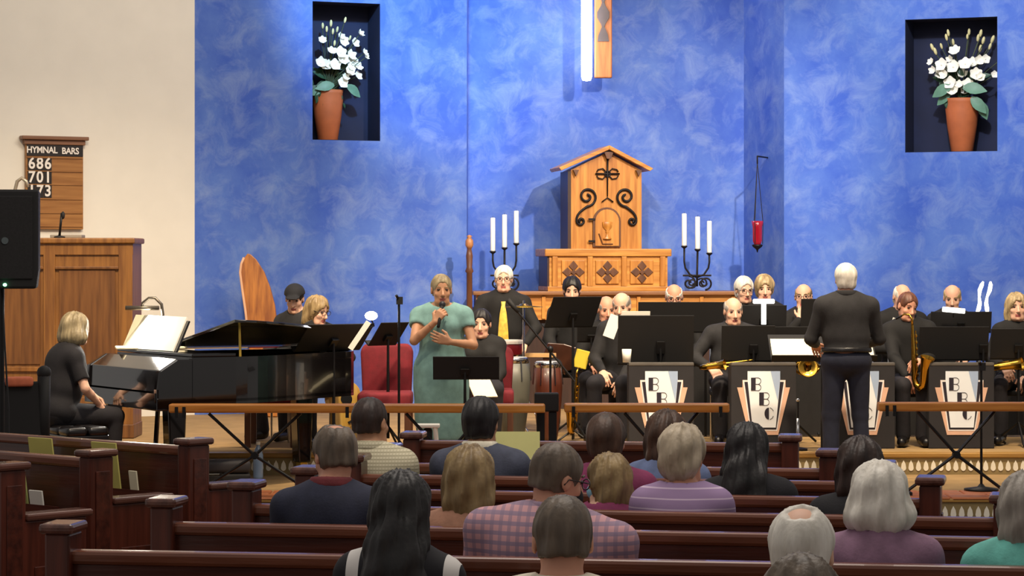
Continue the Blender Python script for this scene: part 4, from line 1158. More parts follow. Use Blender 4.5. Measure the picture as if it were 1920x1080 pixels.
# ---- organ console / panelled oak cabinet behind the pianist
od = 23.4
oc = thing('oak_console', 'tall panelled oak organ case beside the white wall', 'organ case', (pxX(160, od), od, Z2))
so = F / od
def oX(x): return (x - 160) / so
ozt = pxZ(446, od) - Z2
MB().box(oX(-60), oX(249), 0.0, 0.55, 0.0, ozt - 0.05).build('case', OAKCAB, oc)
MB().box(oX(-66), oX(254), -0.05, 0.58, ozt - 0.05, ozt).build('cornice', OAKCAB, oc, bevel=0.012)
MB().box(oX(-60), oX(250), -0.02, 0.0, pxZ(478, od) - Z2, ozt - 0.05).build('top_rail', OAKCAB, oc, bevel=0.004)
MB().box(oX(-60), oX(250), -0.02, 0.0, 0.0, pxZ(745, od) - Z2).build('bottom_rail', OAKCAB, oc, bevel=0.004)
MB().box(oX(-60), oX(250), -0.025, 0.0, pxZ(692, od) - Z2 - 0.02, pxZ(692, od) - Z2 + 0.02).build('middle_rail', OAKCAB, oc, bevel=0.004)
for x0, x1 in ((-60, -50), (82, 104), (223, 249)):
    MB().box(oX(x0), oX(x1), -0.022, 0.0, 0.0, ozt - 0.05).build('stile', OAKCAB, oc, bevel=0.004)
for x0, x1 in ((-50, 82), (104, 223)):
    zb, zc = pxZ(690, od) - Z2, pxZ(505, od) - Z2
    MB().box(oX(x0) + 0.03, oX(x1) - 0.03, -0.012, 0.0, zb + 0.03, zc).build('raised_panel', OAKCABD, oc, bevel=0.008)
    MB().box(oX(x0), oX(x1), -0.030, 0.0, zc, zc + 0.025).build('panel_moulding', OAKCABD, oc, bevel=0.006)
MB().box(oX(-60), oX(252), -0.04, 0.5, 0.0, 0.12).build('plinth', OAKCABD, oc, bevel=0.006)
# things on the case
zoc = Z2 + ozt
gm = thing('gooseneck_microphone', 'thin dark gooseneck microphone standing on the oak organ case', 'microphone', (pxX(108, od), od + 0.1, zoc))
MB().lathe([(0.05, 0), (0.05, 0.012), (0.015, 0.02)], 14).build('base', BLACKM, gm, True)
MB().tube([(0, 0, 0.015), (0.01, 0, 0.12), (0.02, 0, 0.22)], 0.011, 7).build('neck', BLACK, gm, True)
MB().ell((0.03, 0, 0.20), (0.018, 0.018, 0.035), 10, 6).build('head', BLACKM, gm, True)
bks = tag(MB().box(-0.14, 0.14, -0.1, 0.1, 0, 0.03).build('hymn_book', mat('grey_book', '#8d8478', var=0.1), None, False, 0.006), 'flat grey book lying on top of the oak organ case', 'book'); bks.location = (pxX(128, od) - 0.06, od + 0.33, zoc)
g2 = thing('organ_lamp', 'pale gooseneck lamp curling up behind the black loudspeaker', 'lamp', (pxX(22, od), od + 0.15, zoc))
MB().tube([(0, 0, 0), (0, 0, 0.42), (0.02, 0, 0.50), (0.06, 0, 0.53), (0.10, 0, 0.50), (0.115, 0, 0.45)], 0.016, 8).build('gooseneck', mat('pale_metal', '#a09686', rough=0.4, metal=0.5), g2, True)
MB().lathe([(0.07, 0), (0.07, 0.015), (0.02, 0.025)], 14).build('base', BLACKM, g2, True)

# ---- loudspeaker on its stand
ld = 16.8
ls = thing('loudspeaker', 'black loudspeaker with green power light on a pole', 'loudspeaker', (pxX(6, ld), ld, pxZ(541, ld)), R(8))
MB().prism([(-0.21, 0), (0.21, 0), (0.225, 0.12), (0.225, 0.62), (-0.225, 0.62), (-0.225, 0.12)], -0.18, 0.16).build('cabinet', BLACKM, ls, bevel=0.015)
MB().box(-0.19, 0.19, -0.192, -0.175, 0.06, 0.58).build('grille', mat('speaker_grille', '#171516', rough=0.8, var=0.3, scale=90), ls, bevel=0.006)
MB().cyl((0.02, -0.198, 0.30), (0.02, -0.19, 0.30), 0.022, None, 14).build('badge', mat('badge_grey', '#4c5557', rough=0.4), ls)
MB().ell((0.02, -0.196, 0.025), (0.012, 0.006, 0.010), 10, 6).build('power_light', mat('green_led', '#c8ffe0', var=0, emit='#7dffb0', estr=6), ls, True)
zsp = pxZ(541, ld)
st = thing('speaker_stand', 'black tripod pole carrying the loudspeaker', 'speaker stand', (pxX(3, ld), ld, 0))
MB().cyl((0, 0, 0.12), (0, 0, zsp), 0.018, None, 10).build('pole', BLACK, st)
for a in (-40, 80, 200):
    MB().tube([(0, 0, 0.75), (0.42 * math.cos(R(a)), 0.42 * math.sin(R(a)), 0.012)], 0.011, 7).build('leg', BLACK, st)
    MB().tube([(0, 0, 0.25), (0.26 * math.cos(R(a)), 0.26 * math.sin(R(a)), 0.29)], 0.008, 6).build('brace', BLACK, st)
cbl = tag(MB().tube([(pxX(8, ld), ld - 0.08, zsp + 0.02), (pxX(10, 16.7), 16.7, 1.3), (pxX(16, 16.7), 16.7, 0.95), (pxX(20, 16.7), 16.65, 0.45), (pxX(18, 16.6), 16.55, 0.01)], 0.006, 6).build('speaker_cable', BLACKM, None, True), 'thin dark cable hanging from the loudspeaker', 'cable')
# dark chair behind the speaker stand, with an orange cloth
cw = thing('side_chair', 'dark narrow-backed side chair left of the pianist', 'chair', (pxX(20, 18.6), 18.6, 0), R(20))
for x in (-0.19, 0.19):
    for y in (-0.2, 0.2):
        MB().cyl((x, y, 0), (x, y, 0.45), 0.022, None, 10).build('leg', BLACKM, cw)
MB().box(-0.22, 0.22, -0.22, 0.22, 0.45, 0.50).build('seat', BLACKM, cw, bevel=0.015)
for x in (-0.19, 0.19):
    MB().tube([(x, -0.2, 0.5), (x, -0.24, 1.10)], 0.045, 10).build('back_post', BLACKM, cw, True)
    MB().ell((x, -0.24, 1.11), (0.05, 0.05, 0.05), 12, 8).build('post_knob', BLACKM, cw, True)
MB().box(-0.19, 0.19, -0.25, -0.21, 0.60, 1.05).build('backrest', BLACKM, cw, bevel=0.01)
oc_ = tag(MB().box(-0.10, 0.09, -0.05, 0.05, -0.012, 0.055).build('orange_cloth', cloth('orange_cloth', '#c46a4a'), cw, True, 0.02, 3), 'x', 'x')
for k_ in ('label', 'category'): del oc_[k_]
oc_.location = (0.02, -0.25, 1.03)

# ---- communion rails on crossed trestles
RAILW = wood('rail_wood', '#b06a24', '#cf8a3a', axis='x', rough=0.35, coat=0.2)
def rail(label, x0, x1, ytop, D, xs, posts=()):
    X0, X1 = pxX(x0, D), pxX(x1, D); cx = (X0 + X1) / 2
    t = thing('communion_rail', label, 'rail', (cx, D, Z1), 0, 'communion rails along the platform edge')
    zt_ = pxZ(ytop, D) - Z1
    MB().box(X0 - cx, X1 - cx, -0.06, 0.06, zt_ - 0.065, zt_).build('rail_beam', RAILW, t, bevel=0.012)
    for (xa, w) in xs:
        x = pxX(xa, D) - cx; h = zt_ - 0.07
        for s in (-1, 1):
            MB().tube([(x - s * w, 0.03 * s, 0.02), (x, 0.015 * s, h * 0.48), (x + s * w * 0.8, 0.03 * s, h)], 0.012, 7).build('trestle_leg', BLACK, t)
            MB().box(x + s * w - 0.02, x + s * w + 0.02, -0.12, 0.12, 0.0, 0.025).build('trestle_foot', BLACK, t)
        MB().cyl((x, -0.035, h * 0.48), (x, 0.035, h * 0.48), 0.028, None, 10).build('pivot', BLACK, t)
    for xa in posts:
        x = pxX(xa, D) - cx
        MB().box(x - 0.012, x + 0.012, -0.072, -0.055, zt_ - 0.10, zt_ - 0.02).build('bolt_plate', BLACK, t)
    return t
rail('long orange wooden rail on crossed black trestles before piano and singer', 318, 1022, 757, 19.62, [(478, 0.42), (835, 0.36)], (333, 347, 652, 668))
rail('short reddish wooden rail in front of the first emblem stand', 1058, 1367, 756, 19.62, [(1240, 0.34)], (1075, 1350))
rail('wooden rail beside the conductor reaching the frame edge', 1646, 2060, 754, 19.62, [(1793, 0.36)], (1661, 1675))
ps = thing('rail_post', 'black double post clamped where two rails meet', 'post', (pxX(1025, 19.78), 19.80, Z1))
for x in (-0.045, 0.045):
    MB().box(x - 0.03, x + 0.03, -0.03, 0.03, 0.0, 0.60).build('upright', BLACK, ps, bevel=0.006)
MB().box(-0.09, 0.09, -0.05, 0.04, 0.60, 0.74).build('clamp', BLACKM, ps, bevel=0.012)
MB().box(-0.14, 0.14, -0.10, 0.10, 0.0, 0.02).build('foot_plate', BLACK, ps)

# ---- music stands
def music_stand(label, x0, x1, y0, y1, D, floor=Z2, back=True, tilt=22, yaw=0, roll=0, pole_px=None, group=None, sheet=None):
    """desk seen at pixel rectangle; back=True: the desk's back faces the camera"""
    zb = pxZ(y1, D); X = pxX((x0 + x1) / 2, D); w = (x1 - x0) * D / F / math.cos(R(yaw)); h = (y1 - y0) * D / F / math.cos(R(tilt))
    t = thing('music_stand', label, 'music stand', (X, D, floor), R(yaw), group)
    hb_ = zb - floor
    s = 1 if back else -1
    M = Matrix.Translation((0, 0, hb_)) @ Matrix.Rotation(R(roll), 4, 'Y') @ Matrix.Rotation(R(tilt) * -s * -1 if not back else -R(tilt) * -1 * -1, 4, 'X')
    # back to the camera: the top leans towards the camera; facing the camera: the top leans away
    M = Matrix.Translation((0, 0, hb_)) @ Matrix.Rotation(R(roll), 4, 'Y') @ Matrix.Rotation(R(tilt) if back else R(-tilt), 4, 'X')
    d = MB().box(-w / 2, w / 2, -0.004, 0.004, 0, h, M).build('desk', BLACKM, t, bevel=0.003)
    MB().box(-w / 2, w / 2, 0.0 if back else -0.055, 0.055 if back else 0.0, -0.012, 0.0, M).build('lip', BLACKM, t)
    xp = 0 if pole_px is None else pxX(pole_px, D) - X
    hy = 0.012 if back else 0.012
    pm = M @ Vector((xp, -0.02 if back else 0.02, h * 0.35))
    MB().box(xp - 0.035, xp + 0.035, -0.03 if back else 0.004, -0.004 if back else 0.03, h * 0.22, h * 0.48, M).build('tilt_bracket', BLACK, t, bevel=0.004)
    MB().tube([(pm.x, pm.y, 0.10), (pm.x, pm.y, hb_ * 0.55), (pm.x, pm.y, pm.z)], [0.013, 0.013, 0.010], 8).build('pole', BLACK, t)
    for a in (-90, 30, 150):
        MB().tube([(pm.x, pm.y, 0.20), (pm.x + 0.24 * math.cos(R(a)), pm.y + 0.24 * math.sin(R(a)), 0.012)], 0.010, 6).build('leg', BLACK, t)
    if sheet:
        for i, (lab, xo, ww, hh, mt) in enumerate(sheet):
            MM = Matrix.Translation((X, D, floor)) @ Matrix.Rotation(R(yaw), 4, 'Z') @ M
            yo = (0.006, 0.010) if back else (-0.010, -0.006)
            tag(MB().box(xo - ww / 2, xo + ww / 2, yo[0], yo[1], 0.002, hh, MM).build('sheet_music', mt), lab, 'sheet music')
    t['_h'] = h; del t['_h']
    return t, M, h, w
music_stand('tilted black music stand with score behind the orange rail by the piano', 556, 672, 607, 656, 21.2, Z1, True, 42, 42, 0, None, None,
            [('pale score edge on the tilted music stand by the piano', 0.0, 0.50, 0.262, PAPER)])
music_stand('black music stand with a bright lamp beside the piano tail', 692, 742, 604, 646, 21.9, Z2, True, 42, 42, 0, None)
stp = px(674, 629, 21.02)
tag(MB().box(-0.022, 0.022, -0.004, 0.004, -0.13, 0.13, rotM(0, R(34), 0, stp)).build('sheet_music', PAPER), 'long pale score page slanting at the edge of the tilted music stand', 'sheet music')
sp = thing('stand_lamp', 'small brilliant white clip lamp on the music stand by the piano tail', 'lamp', px(696, 592, 21.1))
MB().ell((0, 0, 0), (0.05, 0.03, 0.035), 14, 8).build('bulb', LAMPW, sp, True)
MB().tube([(0.0, 0.02, -0.03), (0.02, 0.05, -0.08), (-0.05, 0.08, -0.12)], 0.007, 6).build('clip_neck', BLACK, sp)
music_stand('low black music stand right in front of the singer', 812, 936, 668, 709, 20.25, Z1, True, 18, 0, 0, 872)
music_stand('large tilted black music stand hiding the dark-haired guitarist', 1020, 1112, 556, 612, 23.0, Z2, True, 30, 32, 0, None)
music_stand('small black music stand beside the yellow folder', 1082, 1135, 611, 640, 23.6, Z2, True, 20, 0, 0, None)
music_stand('black music desk standing above the first emblem stand', 1158, 1300, 591, 682, 22.45, Z2, True, 14, 0, 0, 1238, None,
            [('white page peeping over the desk above the first emblem stand', -0.17, 0.24, 0.455, PAPER)])
music_stand('wide black music stand below the bespectacled man by the altar chest', 1196, 1362, 566, 622, 23.9, Z2, True, 14, 0, 0, None)
music_stand('black music desk above the second emblem stand', 1352, 1452, 610, 676, 22.45, Z2, True, 14, 0, 0, 1412)
music_stand('black music stand behind the white cross-shaped lamp', 1388, 1474, 572, 618, 24.0, Z2, True, 14, 0, 0, None)
music_stand('black music stand before the man with his hand to his mouth', 1500, 1556, 560, 640, 23.9, Z2, True, 14, 0, 0, None)
music_stand('black music desk filling the gap left of the conductor', 1440, 1532, 612, 676, 22.7, Z2, True, 14, 0, 0, None)
music_stand('black music desk above the emblem stand under the saxophonist', 1722, 1852, 612, 674, 22.45, Z2, True, 14, 0, 0, 1842)
music_stand('black music stand below the balding man with the lit strip', 1744, 1858, 584, 622, 23.9, Z2, True, 14, 0, 0, None)
music_stand('black music desk in front of the blonde woman at the frame edge', 1856, 1960, 616, 672, 22.45, Z2, True, 14, 0, 0, None)
# conductor's stand (faces him and us)
cst, cM, chh, cw_ = music_stand("conductor's wide black music stand with open white score", 1446, 1644, 630, 676, 21.45, Z1, False, 58, 0, 0, None, None,
            [('open white score page left of the conductor', -0.22, 0.38, 0.30, PAPERY), ('open white score page right of the conductor', 0.22, 0.38, 0.30, PAPERY)])

# lamps on band stands
lt = thing('stand_lamp', 'white cross-shaped stand lamp among the black music stands', 'lamp', (pxX(1431, 23.8), 23.75, pxZ(608, 23.8)))
MB().box(-0.095, 0.095, -0.02, 0.02, 0.185, 0.225).build('lamp_bar', LAMPS, lt, bevel=0.008)
MB().tube([(0, 0, 0.0), (0, 0, 0.2)], 0.022, 8).build('lamp_stem', LAMPS, lt)
lt2 = thing('stand_lamp', 'white strip lamp glowing under the balding man\'s chin', 'lamp', (pxX(1785, 23.8), 23.72, pxZ(586, 23.8)))
MB().box(-0.10, 0.10, -0.02, 0.02, 0.0, 0.045, Matrix.Rotation(R(5), 4, 'Y')).build('lamp_bar', LAMPS, lt2, bevel=0.008)
MB().tube([(0.0, 0.0, 0.0), (0.0, 0.01, -0.04)], 0.008, 6).build('clip', BLACK, lt2)
for i, (x, lab) in enumerate(((1832, 'white twisted ornament with a broken middle standing behind the band'), (1849, 'slim smooth white twisted ornament standing behind the band'))):
    D = 24.95
    t = thing('white_spindle', lab, 'ornament', (pxX(x, D), D, Z2))
    zb, zt2 = pxZ(586, D) - Z2, pxZ(528, D) - Z2
    hh = zt2 - zb
    lean_ = 0.05
    prof = [(0.014, 0), (0.020, 0.12), (0.018, 0.3), (0.011, 0.5), (0.019, 0.72), (0.018, 0.9), (0.008, 1.0)]
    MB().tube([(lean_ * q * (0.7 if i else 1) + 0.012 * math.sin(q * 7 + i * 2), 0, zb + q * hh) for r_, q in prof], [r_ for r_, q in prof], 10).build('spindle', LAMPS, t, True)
    MB().cyl((0, 0, 0.0), (0, 0, zb), 0.008, None, 8).build('rod', BLACK, t)
    MB().lathe([(0.11, 0), (0.11, 0.01), (0.02, 0.02)], 14).build('base', BLACK, t)

# ---- emblem stands (band fronts)
PEACH = mat('emblem_peach', '#e0b59a', rough=0.6, var=0.08)
EMW = mat('emblem_white', '#eff5fa', rough=0.5, var=0.03)
EMB = mat('emblem_pale_blue', '#a9bddb', rough=0.5, var=0.05)
EMD = mat('emblem_dark', '#2a2530', rough=0.5, var=0.1)
EML = mat('emblem_line', '#f2ece8', rough=0.5, var=0.02)
FRONT = mat('front_black_cloth', '#262427', rough=0.8, var=0.12, bump=0.05)
q_ = 1 / 5.4 / 226.0
def eX(x): return (x - 380) * q_
def eZ(y): return (960 - y) * q_           # zoom row 960 is the floor line
def emblem_stand(xp, D, label):
    t = thing('emblem_stand', label, 'music stand', (pxX(xp, D), D, Z2), 0, 'emblem stands of the band')
    zt_ = pxZ(680, D) - Z2
    MB().box(-0.27, 0.27, 0.0, 0.02, 0.0, zt_).build('front_panel', FRONT, t, bevel=0.004)
    MB().box(-0.27, 0.27, -0.004, 0.10, zt_ - 0.025, zt_).build('top_ledge', mat('ledge_grey', '#57524c', rough=0.6), t, bevel=0.004)
    for s in (-1, 1):
        MB().box(-0.27 if s < 0 else 0.255, -0.255 if s < 0 else 0.27, 0.02, 0.34, 0.0, zt_ - 0.02).build('side_panel', FRONT, t)
    def poly(nm, pts, y0, y1, m, par=t): return MB().prism([(eX(x), eZ(y)) for x, y in reversed(pts)], y0, y1).build(nm, m, par)
    e = poly('emblem_wings', [(110, 345), (165, 345), (165, 270), (600, 270), (600, 345), (645, 345), (525, 825), (232, 825)], -0.006, 0.0, PEACH)
    poly('emblem_outline', [(165, 270), (600, 270), (515, 785), (242, 785)], -0.008, -0.006, EML, e)
    poly('emblem_field', [(183, 288), (582, 288), (506, 770), (252, 770)], -0.010, -0.008, EMD, e)
    c = poly('emblem_shield', [(215, 180), (545, 180), (545, 270), (500, 750), (265, 750), (215, 270)], -0.014, -0.010, EMW)
    poly('shield_facet', [(448, 180), (545, 180), (545, 270), (520, 480)], -0.016, -0.014, EMB, c)
    for (x, y) in ((250, 245), (333, 395)):
        poly('letter_block', [(x, y), (x + 46, y), (x + 46, y + 130), (x, y + 130)], -0.018, -0.014, EMD, c)
        m = MB()
        for k in range(2):
            yc = y + 33 + 65 * k
            pts = [(eX(x + 46), -0.016, eZ(yc - 32))] + [(eX(x + 70 + 30 * math.cos(a)), -0.016, eZ(yc) + 32 * q_ * math.sin(a)) for a in [math.pi / 2 - math.pi * i / 10 for i in range(11)]] + [(eX(x + 46), -0.016, eZ(yc + 32))]
            m.tube(pts, 0.0022, 5)
        m.build('letter_line', EMD, c)
    cxx, cyy = 430, 608
    poly('letter_block', [(cxx, cyy - 60)] + [(cxx - 44 * math.sin(a), cyy - 60 * math.cos(a)) for a in [math.pi * i / 12 for i in range(1, 12)]][::1] + [(cxx, cyy + 60)], -0.018, -0.014, EMD, c) if False else \
        MB().prism([(eX(cxx), eZ(cyy - 60))] + [(eX(cxx - 44 * math.sin(a)), eZ(cyy - 60 * math.cos(a))) for a in [math.pi * i / 12 for i in range(1, 12)]] + [(eX(cxx), eZ(cyy + 60))], -0.018, -0.014).build('letter_block', EMD, c)
    MB().tube([(eX(cxx + 50 * math.sin(a)), -0.016, eZ(cyy - 60 * math.cos(a))) for a in [math.pi * 0.06 + math.pi * 0.3 * i / 6 for i in range(7)]], 0.0022, 5).build('letter_line', EMD, c)
    MB().tube([(eX(cxx + 50 * math.sin(a)), -0.016, eZ(cyy - 60 * math.cos(a))) for a in [math.pi * 0.64 + math.pi * 0.3 * i / 6 for i in range(7)]], 0.0022, 5).build('letter_line', EMD, c)
    return t
emblem_stand(1240, 22.12, 'black band front with silver shield emblem behind the short reddish rail')
emblem_stand(1432, 22.12, 'black band front with silver shield emblem fully in view left of the conductor')
emblem_stand(1617, 22.12, 'black band front with silver shield emblem mostly hidden by the conductor')
emblem_stand(1803, 22.12, 'black band front with silver shield emblem behind the rail beside the conductor')
kn = thing('horn_peg', 'slim chrome instrument peg standing left of the conductor', 'stand', (pxX(1496, 21.9), 21.9, Z2))
MB().cyl((0, 0, 0.02), (0, 0, 0.26), 0.013, None, 10).build('peg', CHROME, kn, True)
MB().cyl((0, 0, 0.26), (0, 0, 0.40), 0.008, None, 8).build('rod', BLACK, kn)
MB().ell((0, 0, 0.41), (0.016, 0.016, 0.016), 10, 6).build('knob', CHROME, kn, True)
MB().lathe([(0.08, 0), (0.08, 0.012), (0.02, 0.025)], 14).build('base', BLACK, kn)

# ---- microphone stands
def mic_stand(label, x, ytop, D, floor, boom=None):
    t = thing('microphone_stand', label, 'microphone stand', (pxX(x, D), D, floor)); zt_ = pxZ(ytop, D) - floor
    MB().lathe([(0.13, 0), (0.13, 0.015), (0.03, 0.03), (0.014, 0.05)], 18).build('base', BLACK, t, True)
    MB().cyl((0, 0, 0.03), (0, 0, zt_), 0.010, None, 8).build('pole', BLACK, t)
    if boom:
        (xa, ya), (xb, yb) = boom
        a = px(xa, ya, D) - t.location; b = px(xb, yb, D) - t.location
        MB().tube([tuple(a), tuple(b)], 0.009, 8).build('boom', BLACK, t)
        MB().ell((0, 0, zt_), (0.025, 0.025, 0.03), 10, 6).build('boom_clutch', BLACK, t, True)
        v = (a - b).normalized(); MB().tube([tuple(a), tuple(a + v * 0.05), tuple(a + v * 0.14)], [0.012, 0.02, 0.024], 10).build('microphone', BLACKM, t, True)
    else:
        MB().box(-0.02, 0.03, -0.02, 0.02, zt_ - 0.02, zt_ + 0.04).build('clip', BLACKM, t)
        MB().tube([(0.0, 0, zt_ + 0.01), (-0.02, -0.03, zt_ + 0.05)], 0.012, 8).build('holder', BLACK, t)
    return t
mic_stand('straight black microphone stand to the left of the singer', 748, 566, 20.9, Z1)
mic_stand('black boom microphone stand slanting before the percussion', 1032, 655, 22.3, Z2, ((972, 586), (1078, 716)))
mic_stand('thin black stand pole behind the wooden rail beside the conductor', 1840, 690, 19.95, Z1)

# ---- red armchairs
def armchair(label, xc, ytop, D, floor, w, rz):
    t = thing('red_chair', label, 'chair', (pxX(xc, D), D, floor), rz, 'red upholstered chairs')
    h = pxZ(ytop, D) - floor
    MB().prism([(-w / 2 * 0.92, 0.42), (w / 2 * 0.92, 0.42), (w / 2, h - 0.05), (w / 2 - 0.04, h), (-w / 2 + 0.04, h), (-w / 2, h - 0.05)], 0.20, 0.30).build('backrest', REDUP, t, True, 0.03, 3)
    MB().box(-w / 2, w / 2, -0.28, 0.24, 0.36, 0.48).build('seat', REDUP, t, True, 0.03, 3)
    for s in (-1, 1):
        for y in (-0.24, 0.26):
            MB().box(s * (w / 2 - 0.03) - 0.025, s * (w / 2 - 0.03) + 0.025, y - 0.025, y + 0.025, 0, 0.37).build('leg', wood('chair_leg_wood', '#43261a', '#5e3a26', axis='z'), t, bevel=0.006)
    return t
armchair('red upholstered chair beside the singer, facing the audience', 723, 646, 21.95, Z2, 0.44, 0)
armchair('red chair under the dark-haired seated woman behind the singer', 912, 652, 22.35, Z2, 0.46, 0)
armchair('dull red chair seat behind the piano near the cap-wearing man', 512, 660, 22.45, Z2, 0.44, 0)

# ---- guitar on its stand
GT = wood('guitar_spruce', '#c9983e', '#e0b65c', axis='z', rough=0.25, coat=0.5)
gtr = thing('acoustic_guitar', 'golden acoustic guitar leaning beside the red upholstered chair', 'guitar', (pxX(664, 21.86), 21.86, Z2), R(25))
go = []
for i in range(40):
    a = 2 * math.pi * i / 40
    z = 0.25 * math.sin(a) + 0.25
    w = abs(math.cos(a)) ** 0.8 * (0.185 - 0.03 * math.sin(a)) * (1 - 0.20 * math.exp(-((z - 0.30) / 0.06) ** 2))
    go.append((w * (1 if math.cos(a) >= 0 else -1), z))
Mg = Matrix.Rotation(R(-12), 4, 'X') @ Matrix.Translation((0, 0, 0.3)) @ Matrix.Rotation(R(-24), 4, 'Y') @ Matrix.Translation((0, 0, -0.3)) @ Matrix.Translation((0, 0.0, 0.10))
MB().prism(go, -0.05, 0.05, Mg).build('body', GT, gtr, bevel=0.006)
MB().box(-0.028, 0.028, -0.065, -0.045, 0.42, 0.92, Mg).build('neck', BLACKM, gtr, bevel=0.004)
MB().box(-0.04, 0.04, -0.065, -0.045, 0.92, 1.04, Mg).build('headstock', BLACKM, gtr, bevel=0.004)
MB().cyl(Mg @ Vector((0, -0.054, 0.33)), Mg @ Vector((0, -0.050, 0.33)), 0.05, None, 20).build('sound_hole', BLACK, gtr)
MB().box(-0.08, 0.08, -0.062, -0.05, 0.14, 0.16, Mg).build('bridge', BLACKM, gtr)
gs = thing('guitar_stand', 'black folding stand holding the golden guitar', 'guitar stand', (pxX(664, 21.86), 21.86, Z2), R(25))
for s in (-1, 1):
    MB().tube([(s * 0.20, -0.12, 0.012), (s * 0.10, -0.075, 0.08), (s * 0.03, 0.16, 0.42)], 0.011, 7).build('leg', BLACK, gs)
    MB().tube([(s * 0.10, 0.06, 0.085), (s * 0.10, -0.09, 0.085), (s * 0.10, -0.10, 0.12)], 0.011, 7).build('cradle', BLACK, gs)
MB().tube([(0.03, 0.16, 0.42), (0.0, 0.24, 0.012)], 0.011, 7).build('rear_leg', BLACK, gs)

# ---- percussion by the man in the yellow tie
CON = mat('conga_grey_shell', '#5a5950', rough=0.4, var=0.1)
HEADM = mat('drum_skin', '#efe6dc', rough=0.6, var=0.03)
RWD = wood('reddish_drum_wood', '#3c1a10', '#5a2c1c', axis='z', rough=0.35)
def conga(label, x, yt, yb, D, r, m):
    t = thing('conga_drum', label, 'drum', (pxX(x, D), D, Z2)); h = pxZ(yt, D) - Z2
    MB().lathe([(r * 0.62, 0.0), (r * 0.72, 0.06), (r * 0.98, h * 0.50), (r * 1.04, h * 0.68), (r * 0.90, h * 0.985), (r * 0.86, h * 0.985)], 24).build('shell', m, t, True)
    MB().lathe([(0, h), (r * 0.88, h), (r * 0.93, h - 0.01), (r * 0.93, h - 0.05), (r * 0.90, h - 0.05)], 24, cap=False).build('rim', CHROME, t, True)
    MB().lathe([(0, h + 0.002), (r * 0.84, h + 0.002)], 24, cap=False).build('drum_skin', HEADM, t)
    for k in range(6):
        a = k * math.pi / 3
        MB().tube([(r * 0.95 * math.cos(a), r * 0.95 * math.sin(a), h - 0.03), (r * 1.06 * math.cos(a), r * 1.06 * math.sin(a), h * 0.72)], 0.006, 5).build('lug', CHROME, t)
    return t
conga('grey conga drum in front of the man in the yellow tie', 962, 670, 800, 23.2, 0.145, CON)
conga('dark reddish wooden conga drum beside the boom stand', 1027, 678, 800, 22.75, 0.12, RWD)
sn = thing('snare_drum', 'white-topped snare drum under the percussionist\'s hands', 'drum', (pxX(948, 23.9), 23.9, Z2)); zs = pxZ(638, 23.9) - Z2
MB().lathe([(0.145, zs - 0.13), (0.15, zs - 0.12), (0.15, zs - 0.005), (0.145, zs)], 24).build('shell', REDUP if False else mat('drum_red', '#7c1a22', rough=0.3), sn, True)
MB().lathe([(0, zs + 0.003), (0.152, zs + 0.003), (0.158, zs - 0.01), (0.158, zs - 0.03), (0.15, zs - 0.03)], 24, cap=False).build('batter_head', HEADM, sn)
MB().cyl((0, 0, 0.25), (0, 0, zs - 0.13), 0.012, None, 8).build('stand_pole', CHROME, sn)
for a in (90, 210, 330):
    MB().tube([(0, 0, 0.35), (0.24 * math.cos(R(a)), 0.24 * math.sin(R(a)), 0.012)], 0.009, 6).build('stand_leg', CHROME, sn)
    MB().tube([(0, 0, zs - 0.22), (0.14 * math.cos(R(a)), 0.14 * math.sin(R(a)), zs - 0.12)], 0.009, 6).build('basket_arm', CHROME, sn)
cyb = thing('cymbal_stand', 'thin cymbal on a chrome stand before the yellow tie man', 'cymbal', (pxX(982, 23.5), 23.5, Z2)); zcb = pxZ(574, 23.5) - Z2
MB().lathe([(0.0, zcb + 0.022), (0.03, zcb + 0.02), (0.045, zcb + 0.006), (0.17, zcb - 0.006), (0.17, zcb - 0.008), (0.0, zcb - 0.002)], 28, Matrix.Rotation(0, 4, 'X'), cap=False).build('cymbal', BRASS, cyb, True)
MB().cyl((0, 0, 0.1), (0, 0, zcb + 0.05), 0.009, None, 8).build('pole', CHROME, cyb)
for a in (90, 210, 330):
    MB().tube([(0, 0, 0.40), (0.24 * math.cos(R(a)), 0.24 * math.sin(R(a)), 0.012)], 0.009, 6).build('leg', CHROME, cyb)
yf = tag(MB().box(-0.06, 0.06, -0.01, 0.01, 0, 0.16, Matrix.Rotation(R(14), 4, 'Y')).build('yellow_folder', mat('yellow_card', '#e3c53a', rough=0.6, var=0.05), None, False, 0.006), 'yellow folder held up among the instruments by the guitarist', 'folder')
yf.location = px(1086, 690, 23.2)
bx1 = tag(MB().box(-0.12, 0.12, -0.1, 0.1, 0, 0.22).build('carton_box', mat('pinkish_carton', '#b5876c', rough=0.8, var=0.1), None, False, 0.006), 'pinkish tan carton on the platform behind the rail', 'box'); bx1.location = (pxX(965, 21.0), 21.0, Z1 - 0.010)
bx2 = tag(MB().box(-0.08, 0.08, -0.09, 0.09, 0, 0.23).build('carton_box', mat('tan_carton', '#a87a48', rough=0.8, var=0.1), None, False, 0.006), 'narrow tan carton standing beside the pinkish one', 'box'); bx2.location = (pxX(1000, 21.0) + 0.05, 21.02, Z1 - 0.010)
stl = thing('white_stool', 'small white slatted stool with black bag near the singer\'s feet', 'stool', (pxX(802, 20.0), 20.0, Z1))
for s in (-1, 1):
    for t_ in (-1, 1):
        MB().tube([(s * 0.10, t_ * 0.08, 0.0), (s * 0.055, t_ * 0.06, 0.48)], 0.016, 7).build('leg', PAPER, stl)
MB().box(-0.09, 0.09, -0.08, 0.08, 0.47, 0.495).build('seat', PAPER, stl, bevel=0.006)
bg = tag(MB().box(-0.035, 0.035, -0.05, 0.05, 0, 0.24).build('black_bag', BLACKM, None, True, 0.02), 'small black bag hanging in the white stool', 'bag'); bg.location = (pxX(802, 20.0), 20.0, Z1 + 0.225)

